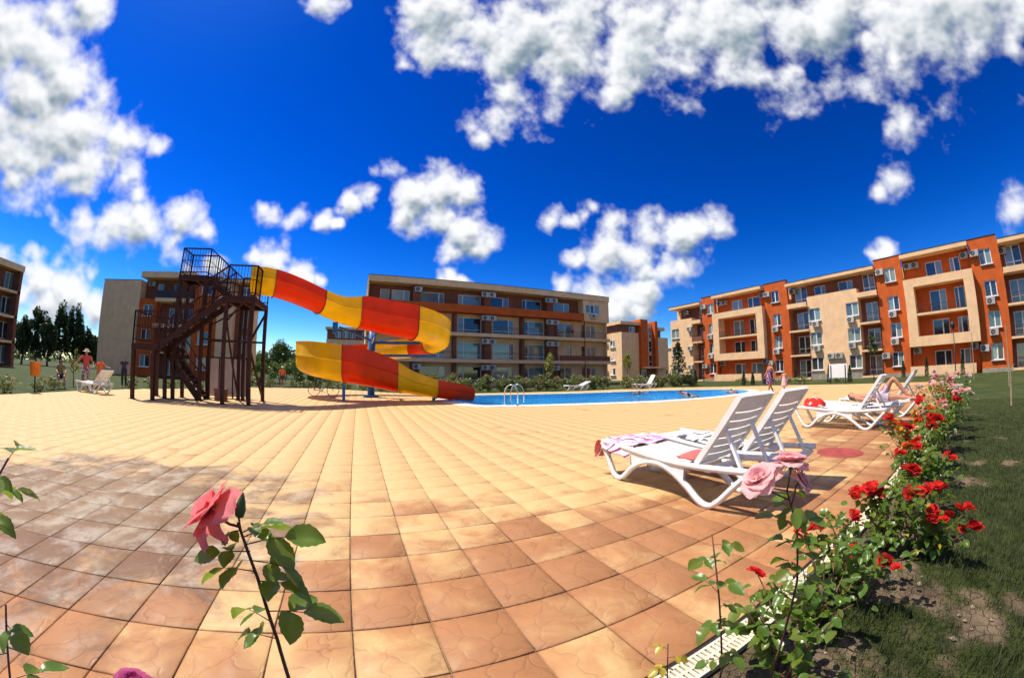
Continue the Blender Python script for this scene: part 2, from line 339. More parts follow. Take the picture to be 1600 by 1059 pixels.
def paving_mat(joint=False):
    m, n, l, b = new_mat('paving_joint' if joint else 'paving'); setp(b, 0.62, 0, 0.35)
    p = wpos(n)
    if joint:
        l.new(mixc(n, l, noise(n, l, p, 3.0, 4), (0.16, 0.095, 0.05), (0.40, 0.28, 0.15)), b.inputs['Base Color']); return m
    sub = n.new('ShaderNodeVectorMath'); sub.operation = 'SUBTRACT'; l.new(p, sub.inputs[0]); sub.inputs[1].default_value = (TX0, TY0, 0)
    cell = n.new('ShaderNodeVectorMath'); cell.operation = 'FLOOR'; l.new(scalev(n, l, sub.outputs[0], (1 / TS, 1 / TS, 0)), cell.inputs[0])
    wnz = n.new('ShaderNodeTexWhiteNoise'); wnz.noise_dimensions = '2D'; l.new(cell.outputs[0], wnz.inputs['Vector'])
    rnd = wnz.outputs['Value']
    sep = n.new('ShaderNodeSeparateXYZ'); l.new(p, sep.inputs[0])
    patch = noise(n, l, p, 0.42, 4, 0.6)
    fine = noise(n, l, p, 7.0, 6, 0.62)
    blot = noise(n, l, p, 2.6, 4, 0.6, 0.6)
    # wear beside the rose bed, with vignette and view-angle toning painted into the ramp
    wear = mth(n, l, 'ADD', ramp(n, l, sep.outputs['Y'], 1.3, 5.8, 0.58, -0.24), mth(n, l, 'MULTIPLY', mth(n, l, 'SUBTRACT', patch, 0.5), 2.3))
    wear = mth(n, l, 'ADD', wear, mth(n, l, 'MULTIPLY', mth(n, l, 'SUBTRACT', rnd, 0.5), 0.42))
    wear = mth(n, l, 'ADD', wear, mth(n, l, 'MULTIPLY', mth(n, l, 'SUBTRACT', blot, 0.5), 1.0))
    wfac = ramp(n, l, wear, 0.1, 0.62)
    cream = mixc(n, l, fine, (0.49, 0.305, 0.125), (0.58, 0.395, 0.185))
    warm = mixc(n, l, fine, (0.27, 0.115, 0.042), (0.42, 0.195, 0.078))
    warm = mixc(n, l, ramp(n, l, rnd, 0.1, 0.9, 0, 0.4), warm, (0.27, 0.125, 0.055))
    col = mixc(n, l, wfac, cream, warm)
    # an old grey water stain on the left
    dx = mth(n, l, 'MULTIPLY', mth(n, l, 'ADD', sep.outputs['X'], 3.0), 0.42); dy = mth(n, l, 'MULTIPLY', mth(n, l, 'SUBTRACT', sep.outputs['Y'], 3.2), 0.52)
    rr = mth(n, l, 'SQRT', mth(n, l, 'ADD', mth(n, l, 'MULTIPLY', dx, dx), mth(n, l, 'MULTIPLY', dy, dy)))
    st = mth(n, l, 'ADD', mth(n, l, 'SUBTRACT', 1.45, rr), mth(n, l, 'MULTIPLY', mth(n, l, 'SUBTRACT', noise(n, l, p, 1.3, 6, 0.66, 0.8), 0.5), 2.4))
    stain = ramp(n, l, st, 0.25, 0.75)
    swirl = noise(n, l, p, 2.4, 7, 0.7, 0.5)
    scol = mixc(n, l, ramp(n, l, swirl, 0.45, 0.64), (0.11, 0.06, 0.034), (0.27, 0.24, 0.205))
    col = mixc(n, l, mth(n, l, 'MULTIPLY', stain, 0.8), col, scol)
    # stamped flagstone pattern inside each slab
    wv = n.new('ShaderNodeVectorMath'); wv.operation = 'ADD'
    nzc = n.new('ShaderNodeTexNoise'); nzc.inputs['Scale'].default_value = 5.0; l.new(p, nzc.inputs['Vector'])
    l.new(p, wv.inputs[0]); l.new(scalev(n, l, nzc.outputs['Color'], (0.3, 0.3, 0)), wv.inputs[1])
    vo = n.new('ShaderNodeTexVoronoi'); vo.feature = 'DISTANCE_TO_EDGE'; vo.voronoi_dimensions = '2D'; vo.inputs['Scale'].default_value = 5.2
    l.new(wv.outputs[0], vo.inputs['Vector'])
    crack = ramp(n, l, vo.outputs['Distance'], 0.004, 0.026, 1.0, 0.0)
    cfac = mth(n, l, 'MULTIPLY', crack, mth(n, l, 'MULTIPLY_ADD', wfac, 0.22, mth(n, l, 'MULTIPLY', ramp(n, l, blot, 0.4, 0.65), 0.22)))
    col = mixc(n, l, cfac, col, (0.13, 0.06, 0.03))
    # grime gathered along the edges of the slabs
    fr = n.new('ShaderNodeVectorMath'); fr.operation = 'FRACTION'; l.new(scalev(n, l, sub.outputs[0], (1 / TS, 1 / TS, 0)), fr.inputs[0])
    fs = n.new('ShaderNodeSeparateXYZ'); l.new(fr.outputs[0], fs.inputs[0])
    ex = mth(n, l, 'SUBTRACT', 0.5, mth(n, l, 'ABSOLUTE', mth(n, l, 'SUBTRACT', fs.outputs['X'], 0.5))); ey = mth(n, l, 'SUBTRACT', 0.5, mth(n, l, 'ABSOLUTE', mth(n, l, 'SUBTRACT', fs.outputs['Y'], 0.5)))
    edge = mth(n, l, 'ADD', mth(n, l, 'MINIMUM', ex, ey), mth(n, l, 'MULTIPLY', mth(n, l, 'SUBTRACT', noise(n, l, p, 14.0, 5, 0.7), 0.5), 0.16))
    col = mixc(n, l, mth(n, l, 'MULTIPLY', ramp(n, l, edge, -0.02, 0.06, 0.45, 0.0), mth(n, l, 'MULTIPLY_ADD', wfac, 0.8, 0.2)), col, (0.16, 0.075, 0.035))
    col = mixc(n, l, ramp(n, l, noise(n, l, p, 55.0, 3, 0.7), 0.6, 0.72, 0, 0.35), col, (0.2, 0.11, 0.06))
    l.new(col, b.inputs['Base Color'])
    h = mth(n, l, 'ADD', mth(n, l, 'MULTIPLY', ramp(n, l, vo.outputs['Distance'], 0.0, 0.09), 0.7), mth(n, l, 'MULTIPLY', noise(n, l, p, 26.0, 5, 0.6), 0.6))
    bumpn(n, l, b, h, 0.3, 0.008)
    l.new(ramp(n, l, fine, 0.3, 0.7, 0.5, 0.75), b.inputs['Roughness'])
    return m
m_pav = paving_mat(); m_joint = paving_mat(True)

hb = TS / 2
base = np.concatenate([np.stack([CX + dx, CY + dy, np.full(len(CX), -0.014)], -1)[:, None] for dx, dy in ((-hb, -hb), (hb, -hb), (hb, hb), (-hb, hb))], 1).reshape(-1, 3)
deck_o = struct('pool_deck', np_mesh('pool_deck', base, np.arange(len(base)).reshape(-1, 4), m_joint))
def proj(X, Y, Z):                                    # where a point falls in the picture, to find the slabs that show largest
    d = np.stack([X, Y, Z - CAM_H], -1); d = d / np.linalg.norm(d, axis=-1, keepdims=True)
    c, s = math.cos(.4093), math.sin(.4093); x = c * d[..., 0] - s * d[..., 1]; y = s * d[..., 0] + c * d[..., 1]; z = d[..., 2]
    c, s = math.cos(.0957), math.sin(.0957); y, z = c * y + s * z, -s * y + c * z
    th = np.arccos(np.clip(y, -1, 1)); r = th.copy()
    for _ in range(12): r = r - (r - .0388 * r ** 3 - th) / (1 - 3 * .0388 * r * r)
    q = np.hypot(x, z) + 1e-9
    return 800 + 578.6 * r * x / q, 529.5 - 578.6 * r * z / q
px, py = proj(CX, CY, np.zeros(len(CX)))
infr = (px > -20) & (px < 1620) & (py < 1080)
dist = np.hypot(CX, CY); order = np.argsort(np.where(infr, dist, 1e6))
near = order[:300]; far = np.setdiff1d(np.arange(len(CX)), near)
g0, g1, zt, zb = hb - 0.0035, hb - 0.008, 0.0, -0.0135
T_V = np.array([(-g0, -g0, zb), (g0, -g0, zb), (g0, g0, zb), (-g0, g0, zb), (-g0, -g0, zt - .004), (g0, -g0, zt - .004), (g0, g0, zt - .004), (-g0, g0, zt - .004),
                (-g1, -g1, zt), (g1, -g1, zt), (g1, g1, zt), (-g1, g1, zt)])
T_F = [(8, 9, 10, 11)]
for i in range(4):
    j = (i + 1) % 4; T_F += [(i, j, 4 + j, 4 + i), (4 + i, 4 + j, 8 + j, 8 + i)]
T_F = np.array(T_F)
tile_me = np_mesh('paving_slab', T_V, T_F, m_pav)
for i in near:
    o = obj('paving_slab', tile_me, deck_o, (CX[i], CY[i], random.uniform(-.0015, .0015)))
    o.rotation_euler = (random.gauss(0, .0016), random.gauss(0, .0016), 0)
FV = (T_V[None] + np.stack([CX[far], CY[far], np.random.uniform(-.002, .0, len(far))], -1)[:, None]).reshape(-1, 3)
FF = (T_F[None] + (np.arange(len(far)) * len(T_V))[:, None, None]).reshape(-1, 4)
tag(obj('paving_slabs', np_mesh('paving_slabs', FV, FF, m_pav), deck_o), kind='stuff')

# lawn: one sheet to the horizon, open where the pool is dug
def lawn_mat():
    m, n, l, b = new_mat('lawn'); setp(b, 0.9, 0, 0.2)
    p = wpos(n)
    c = mixc(n, l, ramp(n, l, noise(n, l, p, 0.9, 6, 0.65), 0.3, 0.7), (0.022, 0.037, 0.008), (0.06, 0.078, 0.018))
    c = mixc(n, l, ramp(n, l, noise(n, l, p, 0.23, 4), 0.5, 0.72, 0, 0.6), c, (0.11, 0.1, 0.04))
    c = mixc(n, l, ramp(n, l, noise(n, l, p, 60.0, 3), 0.35, 0.65, 0, 0.5), c, (0.03, 0.05, 0.012))
    l.new(c, b.inputs['Base Color']); bumpn(n, l, b, noise(n, l, p, 45.0, 4), 0.7, 0.03); return m
m_lawn = lawn_mat()
B = 3900.0; gz = -0.03
def rects(mb, x0, x1, y0, y1): mb.quad((x0, y0, gz), (x1, y0, gz), (x1, y1, gz), (x0, y1, gz))
g = MB(); hx0, hx1, hy0, hy1 = 3.6, 23.4, 10.8, 22.6          # the pool pit
nx0, nx1, ny0, ny1 = -3.0, 16.0, -9.0, 0.735                  # the finer bed and lawn beside the drain
rects(g, -B, B, hy1, B); rects(g, -B, hx0, hy0, hy1); rects(g, hx1, B, hy0, hy1); rects(g, -B, B, ny1, hy0)
rects(g, -B, B, -B, ny0); rects(g, -B, nx0, ny0, ny1); rects(g, nx1, B, ny0, ny1)
struct('lawn', g.mesh('lawn', m_lawn))

# rose bed and thin lawn beside the drain: bumpy soil with grass growing in patches
def fb(x, y, s, o=4): return mnoise.fractal(Vector((x * s, y * s, 3.7)), 1.0, 2.0, o)
def grassy(x, y):
    t = (0.42 - y) * 1.15 + fb(x, y, 2.1) * 1.5 + fb(x + 9, y, 5.0, 2) * 0.45 + 0.58
    return min(1, max(0, t))
stp = 0.07; nx = int((nx1 - nx0) / stp) + 1; ny = int((ny1 - ny0) / stp) + 1
xs = np.linspace(nx0, nx1, nx); ys = np.linspace(ny0, ny1, ny)
V = []; G = []
for y in ys:
    for x in xs:
        ga = grassy(x, y) if y > -5 else 1.0
        e = min(1, (ny1 - y) * 5, (y - ny0) * 2, (x - nx0) * 3, (nx1 - x) * 2)
        V.append((x, y, -0.03 + e * (0.028 * fb(x, y, 2.2) + 0.012 * fb(x, y, 13.0, 3)))); G.append(ga)
ids = np.arange(nx * ny).reshape(ny, nx)
Fq = np.stack([ids[:-1, :-1], ids[:-1, 1:], ids[1:, 1:], ids[1:, :-1]], -1).reshape(-1, 4)
def bed_mat():
    m, n, l, b = new_mat('bed_soil'); setp(b, 0.95, 0, 0.15)
    p = wpos(n); a = n.new('ShaderNodeAttribute'); a.attribute_name = 'grass'
    s = mixc(n, l, ramp(n, l, noise(n, l, p, 5.0, 7, 0.7), 0.3, 0.7), (0.075, 0.052, 0.034), (0.2, 0.15, 0.097))
    wv = n.new('ShaderNodeVectorMath'); wv.operation = 'ADD'; nzc = n.new('ShaderNodeTexNoise'); nzc.inputs['Scale'].default_value = 9.0
    l.new(p, nzc.inputs['Vector']); l.new(p, wv.inputs[0]); l.new(scalev(n, l, nzc.outputs['Color'], (0.09, 0.09, 0)), wv.inputs[1])
    vo = n.new('ShaderNodeTexVoronoi'); vo.feature = 'DISTANCE_TO_EDGE'; vo.voronoi_dimensions = '2D'; vo.inputs['Scale'].default_value = 13.0
    l.new(wv.outputs[0], vo.inputs['Vector'])
    s = mixc(n, l, ramp(n, l, vo.outputs['Distance'], 0.004, 0.03, 0.5, 0), s, (0.05, 0.035, 0.02))
    gr = mixc(n, l, ramp(n, l, noise(n, l, p, 8.0, 5), 0.3, 0.7), (0.022, 0.033, 0.009), (0.055, 0.068, 0.018))
    l.new(mixc(n, l, ramp(n, l, a.outputs['Fac'], 0.25, 0.75), s, gr), b.inputs['Base Color'])
    bumpn(n, l, b, mth(n, l, 'ADD', noise(n, l, p, 30.0, 6, 0.7), mth(n, l, 'MULTIPLY', ramp(n, l, vo.outputs['Distance'], 0, 0.05), 0.5)), 0.9, 0.03); return m
bed = np_mesh('rose_bed_soil', V, Fq, bed_mat(), True)
bed.attributes.new('grass', 'FLOAT', 'POINT').data.foreach_set('value', np.array(G, np.float32))
struct('rose_bed_soil', bed)
# clods of earth in the bed
m_clod = M('soil_clod', (0.2, 0.155, 0.105), 0.95, 0.35, 9, 0.6, fine=60)
mb = MB()
for _ in range(700):
    x = random.uniform(0.2, 9); y = random.uniform(-0.7, 0.68)
    if grassy(x, y) > 0.55: continue
    r = random.uniform(.005, .022) * random.choice((.6, 1, 1.3)); z = -0.028 + 0.028 * fb(x, y, 2.2)
    vs = [Vector((random.gauss(0, 1), random.gauss(0, 1), random.gauss(0, .7))).normalized() * r * random.uniform(.7, 1.2) for _ in range(1)]
    P = [(1, 0, 0), (0, 1, 0), (-1, 0, 0), (0, -1, 0), (0, 0, .8), (0, 0, -.6)]
    P = [(x + a * r * random.uniform(.7, 1.3), y + b_ * r * random.uniform(.7, 1.3), z + r * .4 + c * r * random.uniform(.7, 1.2)) for a, b_, c in P]
    mb.add(P, [(0, 1, 4), (1, 2, 4), (2, 3, 4), (3, 0, 4), (1, 0, 5), (2, 1, 5), (3, 2, 5), (0, 3, 5)])
tag(obj('soil_clods', mb.mesh('soil_clods', m_clod)), 'small grey brown clods of dry earth in the rose bed', 'soil', kind='stuff')
# grass blades
def blades(pts, hmin, hmax, w, seed, name, mat):
    rs = np.random.RandomState(seed); n_ = len(pts); P = np.array(pts)
    h = rs.uniform(hmin, hmax, n_) * np.clip(P[:, 3], .35, 1); a = rs.uniform(0, 2 * np.pi, n_); lean = rs.uniform(.1, .75, n_) * h
    b = a + rs.uniform(-.6, .6, n_); dx, dy = np.cos(a) * w / 2, np.sin(a) * w / 2; lx, ly = -np.sin(b) * lean, np.cos(b) * lean
    v0 = np.stack([P[:, 0] - dx, P[:, 1] - dy, P[:, 2]], -1); v1 = np.stack([P[:, 0] + dx, P[:, 1] + dy, P[:, 2]], -1)
    v2 = np.stack([P[:, 0] + dx * .7 + lx * .4, P[:, 1] + dy * .7 + ly * .4, P[:, 2] + h * .6], -1)
    v3 = np.stack([P[:, 0] - dx * .7 + lx * .4, P[:, 1] - dy * .7 + ly * .4, P[:, 2] + h * .6], -1)
    v4 = np.stack([P[:, 0] + lx, P[:, 1] + ly, P[:, 2] + h], -1)
    V = np.stack([v0, v1, v2, v3, v4, v4 * 1.0], 1).reshape(-1, 3); i = np.arange(n_) * 6
    F = np.concatenate([np.stack([i, i + 1, i + 2, i + 3], -1), np.stack([i + 3, i + 2, i + 4, i + 5], -1)])
    return np_mesh(name, V, F, mat)
m_grass = leaf_mat('grass_blade', (0.014, 0.027, 0.005), (0.062, 0.08, 0.018), 0.6, 0.2)
pts = []
rg = random.Random(5)
while len(pts) < 80000:
    r = 0.5 + 13 * rg.random() ** 1.5; a = rg.uniform(R(58), R(128)); x = r * math.sin(a); y = r * math.cos(a)
    if not (nx0 < x < nx1 and ny0 < y < 0.70): continue
    ga = grassy(x, y)
    if rg.random() > ga * 1.1 * min(1, (14 - r) / 4): continue
    pts.append((x, y, -0.035 + 0.028 * fb(x, y, 2.2), 0.4 + ga * 0.6))
tag(obj('grass', blades(pts, .03, .085, .0042, 1, 'grass', m_grass)), 'short dark green grass growing in patches beside the rose bed', 'grass', kind='stuff')

# pool
m_coping = M('pool_coping', (0.62, 0.6, 0.54), 0.6, 0.12, 2, 0.2, dirt=0.2)
def ring(mb, a, b, za, zb_):
    n_ = len(a)
    mb.add([(x, y, za) for x, y in a] + [(x, y, zb_) for x, y in b], [(i, (i + 1) % n_, n_ + (i + 1) % n_, n_ + i) for i in range(n_)])
o1 = offset_loop(POOL, 0.66); o2 = offset_loop(POOL, 0.0); o3 = offset_loop(POOL, -0.03)
mb = MB(); ring(mb, o1, offset_loop(POOL, 0.64), -0.02, 0.02); ring(mb, offset_loop(POOL, 0.64), o3, 0.02, 0.03); ring(mb, o3, o2, 0.03, -0.05)
struct('pool_edge', mb.mesh('pool_edge', m_coping, False))
def pooltile():
    m, n, l, b = new_mat('pool_tile'); setp(b, 0.3, 0, 0.5)
    br = n.new('ShaderNodeTexBrick'); br.offset = 0; br.inputs['Scale'].default_value = 5; br.inputs['Mortar Size'].default_value = 0.02
    br.inputs['Color1'].default_value = (0.04, 0.46, 0.78, 1); br.inputs['Color2'].default_value = (0.05, 0.5, 0.8, 1); br.inputs['Mortar'].default_value = (0.2, 0.6, 0.82, 1)
    l.new(wpos(n), br.inputs['Vector']); l.new(br.outputs[0], b.inputs['Base Color']); return m
mb = MB(); ring(mb, o2, o2, 0.0, -1.3); n_ = len(o2); mb.add([(x, y, -1.3) for x, y in o2], [tuple(range(n_))])
struct('pool_basin', mb.mesh('pool_basin', pooltile()))
def water_mat():
    m, n, l, b = new_mat('pool_water'); setp(b, 0.04, 0, 0.5)
    b.inputs['Base Color'].default_value = (0.25, 0.75, 0.95, 1); b.inputs['Transmission Weight'].default_value = 0.9; b.inputs['IOR'].default_value = 1.33
    p = wpos(n)
    h = mth(n, l, 'ADD', noise(n, l, scalev(n, l, p, (1, 1.6, 1)), 2.6, 4, 0.55, 0.6), mth(n, l, 'MULTIPLY', noise(n, l, p, 9.0, 3), 0.3))
    bumpn(n, l, b, h, 0.6, 0.2)
    tr = n.new('ShaderNodeBsdfTransparent'); tr.inputs[0].default_value = (0.3, 0.82, 0.98, 1)
    mx = n.new('ShaderNodeMixShader'); mx.inputs[0].default_value = 0.6
    l.new(tr.outputs[0], mx.inputs[1]); l.new(b.outputs[0], mx.inputs[2]); l.new(mx.outputs[0], n['Material Output'].inputs[0]); return m
mb = MB(); mb.add([(x, y, -0.1) for x, y in offset_loop(POOL, -0.005)], [tuple(range(n_))])
struct('pool_water', mb.mesh('pool_water', water_mat()))

# drain channel along the rose bed
m_grate = M('grate_plastic', (0.66, 0.58, 0.44), 0.5, 0.12, 5, orand=0.1, dirt=0.3)
m_black = M('black_gap', (0.012, 0.011, 0.01), 0.7, 0.3, 8)
dr = thing('drain_channel', 'cream slotted plastic drain channel running along the rose bed', 'drain', (0, 0.815, 0))
mb = MB(); mb.box(-6, 14, 0.062, 0.078, -0.09, -0.001); mb.box(-6, 14, -0.076, -0.066, -0.09, -0.012); mb.box(-6, 14, -0.066, 0.062, -0.09, -0.05)
part('trough', mb, m_black, dr)
mb = MB()
for y0, y1 in ((-.066, -.052), (-.008, .006), (.046, .06)): mb.box(-.248, .248, y0, y1, -.02, .0)
mb.box(-.248, -.238, -.052, .046, -.02, -.0006); mb.box(.238, .248, -.052, .046, -.02, -.0006)
for k in range(1, 17):
    x = -.243 + k * .486 / 17
    mb.box(x - .0085, x + .0085, -.052, -.008, -.018, -.001); mb.box(x - .0085, x + .0085, .006, .046, -.018, -.001)
gme = mb.mesh('grate_panel', m_grate)
for k in range(-2, 22): obj('grate_panel', gme, dr, (k * .5 + .1, 0, random.uniform(-.001, .001)))

mb = MB(); mb.lathe([(0, .006), (.33, .006), (.345, .004), (.35, .0), (.37, .0), (.372, -.004)], 40)
mb.lathe([(0.05, .0075), (.05, .006)], 12)
single('manhole_cover', mb, M('brick_red_paint', (0.3, 0.045, 0.03), 0.6, 0.2, 6, 0.3), 'round brick red cover lying flat on the paving', 'cover', (6.13, 1.9, 0.006))

# ---------------------------------------------------------------- buildings (local x along the front, y inwards, z up)
_cache = {}
def cached(key, fn):
    if key not in _cache: _cache[key] = fn()
    return _cache[key]
class Bld:
    def __init__(s, name, label, loc, rz, cat='building', group=None):
        s.root = thing(name, label, cat, loc, rz, group)
    def box(s, name, mat, x0, x1, y0, y1, z0, z1):
        return part(name, MB().box(x0, x1, y0, y1, z0, z1), mat, s.root)
    def boxes(s, name, mat, L):
        mb = MB()
        for b in L: mb.box(*b)
        return part(name, mb, mat, s.root)
    def wall(s, mat, x0, x1, z0, z1, y, ops=(), depth=0.16, ends=0.0):
        xs = sorted({x0, x1, *[o[0] for o in ops], *[o[1] for o in ops]}); zs = sorted({z0, z1, *[o[2] for o in ops], *[o[3] for o in ops]})
        mb = MB()
        for i in range(len(xs) - 1):
            for j in range(len(zs) - 1):
                cx, cz = (xs[i] + xs[i + 1]) / 2, (zs[j] + zs[j + 1]) / 2
                if any(o[0] < cx < o[1] and o[2] < cz < o[3] for o in ops): continue
                mb.quad((xs[i], y, zs[j]), (xs[i + 1], y, zs[j]), (xs[i + 1], y, zs[j + 1]), (xs[i], y, zs[j + 1]))
        for a, b, c, d in ops:
            e = y + depth
            mb.quad((a, y, c), (a, y, d), (a, e, d), (a, e, c)); mb.quad((b, y, c), (b, e, c), (b, e, d), (b, y, d))
            mb.quad((a, y, d), (b, y, d), (b, e, d), (a, e, d)); mb.quad((a, y, c), (a, e, c), (b, e, c), (b, y, c))
        if ends:
            e = y + ends
            mb.quad((x0, y, z0), (x0, y, z1), (x0, e, z1), (x0, e, z0)); mb.quad((x1, y, z0), (x1, e, z0), (x1, e, z1), (x1, y, z1))
            mb.quad((x0, y, z1), (x1, y, z1), (x1, e, z1), (x0, e, z1)); mb.quad((x0, y, z0), (x0, e, z0), (x1, e, z0), (x1, y, z0))
        return part('wall', mb, mat, s.root)
    def window(s, x0, x1, z0, z1, y, mull=(0.5,), trans=(), sill=True, frame=None, name='window', simple=False):
        w, h = round(x1 - x0, 2), round(z1 - z0, 2); frame = frame or m_frame; t = 0.07 if w > 0.8 else 0.05
        def fr():
            mb = MB(); mb.box(0, t, 0, .07, 0, h); mb.box(w - t, w, 0, .07, 0, h); mb.box(t, w - t, 0, .07, 0, t); mb.box(t, w - t, 0, .07, h - t, h)
            for m_ in mull: mb.box(w * m_ - t * .75, w * m_ + t * .75, -.01, .075, t, h - t)
            e = [0, *mull, 1]
            for tr in trans:
                for i in range(len(e) - 1): mb.box(w * e[i] + t, w * e[i + 1] - t * .75, .005, .065, h * tr - t / 2, h * tr + t / 2)
            return mb.mesh('window', frame)
        o = obj(name, cached(('f', w, h, mull, trans, frame.name), fr), s.root, (x0, y, z0))
        if simple:
            obj('pane', cached(('q', w, h), lambda: MB().box(t, w - t, .03, .04, t, h - t).mesh('pane', m_pane)), o)
        else:
            e = [0, *mull, 1]
            for i in range(len(e) - 1):
                a, b = w * e[i] + t * .7, w * e[i + 1] - t * .7
                obj('pane', cached(('p', round(b - a, 3), h), lambda: MB().box(0, b - a, .03, .04, t * .9, h - t * .9).mesh('pane', m_pane)), o, (a, 0, 0), (R(random.uniform(-.4, .4)), 0, R(random.uniform(-.5, .5))))
        if sill:
            obj('sill', cached(('s', w), lambda: MB().box(-.06, w + .06, -.26, .02, -.07, -.004).mesh('sill', m_frame)), o)
        return o
    def ac(s, x, z, y):
        def f():
            mb = MB(); mb.box(-.4, .4, -.36, -.06, 0, .55); mb.box(-.3, -.26, -.06, .0, .03, .07); mb.box(.26, .3, -.06, 0, .03, .07)
            mb.box(-.32, -.28, -.36, 0, -.04, 0); mb.box(.28, .32, -.36, 0, -.04, 0)
            return mb.mesh('air_conditioner', m_ac)
        def g():
            mb = MB(); mb.lathe([(.05, .0), (.07, .012), (.2, .012), (.22, 0)], 16)
            return mb.mesh('fan_grille', m_darkf)
        o = obj('air_conditioner', cached('ac', f), s.root, (x, y, z))
        obj('fan_grille', cached('acf', g), o, (-.1, -.362, .28), (R(90), 0, 0))
    def rail(s, x0, x1, y, z0, z1, n=None, mat=None):
        mb = MB(); mb.box(x0, x1, y, y + .04, z1 - .04, z1); mb.box(x0, x1, y, y + .03, z0 + .05, z0 + .08)
        n = n or max(2, int((x1 - x0) / .14))
        for i in range(n + 1):
            x = x0 + (x1 - x0 - .02) * i / n; mb.box(x, x + .016, y + .006, y + .024, z0 + .08, z1 - .04)
        return part('railing', mb, mat or m_rail, s.root)

FL = [(0.98, 2.32), (3.65, 5.0), (6.22, 7.56), (8.95, 10.3)]
# --- the long block on the right: front on x = 42.1
b3 = Bld('apartment_block', 'long orange and cream apartment block on the right of the pool', (42.1, 37.8, 0), R(-90))
def pier(b, x0, x1, wx0, wx1, acs='bbwr'):
    ops = [(wx0, wx1, a, c) for a, c in FL]
    b.wall(m_orange, x0, x1, 0.32, 11.3, 0, ops, ends=0.5)
    b.box('plinth', m_plinth, x0 - .02, x1 + .02, -.05, .45, -.05, .32)
    b.box('coping', m_rail, x0 - .03, x1 + .03, -.04, .6, 11.3, 11.36)
    for a, c in FL: b.window(wx0, wx1, a, c, 0.1)
    wm = (wx0 + wx1) / 2
    b.ac(wx0 - .45, 9.75, 0); b.ac(wm - .2, 5.55, 0); b.ac(wm - .2, 3.0, 0); b.ac(wx0 - .6, 1.75, 0)
def frame_section(b, x0, x1):
    yf, yw = -0.75, 0.75; a, c = x0 + .95, x1 - .95
    ops = []
    for z0, z1 in ((0.1, 2.15), (2.95, 4.95), (5.62, 7.6), (8.6, 10.25)):
        for u0, u1 in ((x0 + 2.3, x0 + 3.95), (x0 + 4.75, x1 - 1.0)): ops.append((u0, u1, z0, z1))
    b.wall(m_orange, x0, x1, 0, 10.75, yw, ops)
    for i, o in enumerate(ops): b.window(o[0], o[1], o[2], o[3], yw + .1, (0.6,) if i % 2 == 0 else (0.4,), (), False, name='balcony_door')
    fr = MB()                                                   # the deep cream frame round two storeys
    for q in ((x0, a, 2.62, 8.72), (c, x1, 2.62, 8.72)): fr.box(q[0], q[1], yf, yw - .02, q[2], q[3])
    fr.box(a, c, yf, yf + .16, 7.97, 8.72); fr.box(a, c, yf + .16, yw - .02, 7.97, 8.2); fr.box(a, c, yf, yf + .16, 2.62, 3.5); fr.box(a, c, yf + .16, yw - .02, 2.62, 2.85)
    part('balcony_frame', fr, m_cream, b.root)
    b.box('balcony_slab', m_cream, a + .003, c - .003, yf + .05, yw - .02, 5.36, 5.56)
    b.rail(a + .01, c - .01, yf + .08, 5.56, 6.25)
    b.box('roof_slab', m_cream, x0 + .02, x1 - .02, yf + .05, 3.0, 10.76, 11.16)
    b.box('roof_edging', m_rail, x0, x1, yf + .02, 3.0, 11.162, 11.2)
    b.box('parapet', m_cream, x0 - .03, x1 - .55, yf, yf + .16, 0.08, 0.86); b.box('balcony_slab', m_cream, x0, x1 - .55, yf + .01, yw - .02, 0.0, 0.075)
    b.ac(x0 + .55, 9.9, yw); b.ac(x0 + 1.3, 9.9, yw); b.ac(x1 - .5, 9.9, yw); b.ac(x0 + .6, 2.0, yw); b.ac(x1 - .6, 2.0, yw)
def balcony_stack(b, x0, x1, brown=m_brown, side=1):
    yw = 1.1
    ops = [(x0 + .5, x1 - .35, z, z + 1.95) for z in (0.22, 2.86, 5.5, 8.42)]
    b.wall(brown, x0, x1, 0, 10.4, yw, ops)
    for o in ops: b.window(*o, yw + .08, (0.5,), (0.28,), False, name='balcony_door')
    for z in (0.02, 2.55, 5.22): b.box('balcony_slab', m_cream, x0, x1, -.35, yw - .004, z, z + .19)
    b.boxes('parapet', m_cream, [(x0, x1, -.5, -.34, 7.88, 8.36), (x0, x1, -.338, yw - .004, 7.88, 8.05)])
    for z in (.21, 2.74, 5.41): b.rail(x0 + .02, x1 - .02, -.3, z, z + .85)
def cream_section(b, x0, x1, xl, xr):                           # balconies on both sides of a windowed cream wall
    balcony_stack(b, x0, xl); balcony_stack(b, xr, x1)
    w = [(xl + .08, xl + 1.45), (xr - 1.4, xr - .03)]
    b.wall(m_cream, xl + .003, xr - .003, 0.55, 8.9, -.12, [(q[0], q[1], a, c) for q in w for a, c in FL[:3]], ends=1.6)
    b.box('plinth', m_plinth, xl - .02, xr + .02, -.17, .9, -.05, .55)
    for q in w:
        for i, (a, c) in enumerate(FL[:3]):
            b.window(q[0], q[1], a, c, -.02)
            if i: b.ac((q[0] + q[1]) / 2 + (.1 if q is w[0] else -.25), a - .66, -.12)
    m0 = (xl + xr) / 2; b.ac(m0 - .5, 2.1, -.12); b.ac(m0 + .45, 2.1, -.12)
    tops = [(xl + .55, xl + 1.95, 9.15, 10.1), (xr - 2.35, xr - .65, 9.15, 10.1)]
    b.wall(m_brown, xl + .003, xr - .003, 8.5, 10.4, 1.1, tops)
    for o in tops: b.window(*o, 1.18, (0.62,), (), False)
    b.box('roof_slab', m_cream, x0 + .01, x1 - .01, -.55, 3.0, 10.4, 10.76); b.box('roof_edging', m_rail, x0, x1, -.58, 3.0, 10.762, 10.8)
    b.ac(x0 + .35, 9.7, 1.1)
pier(b3, 5.92, 8.12, 6.85, 7.95)
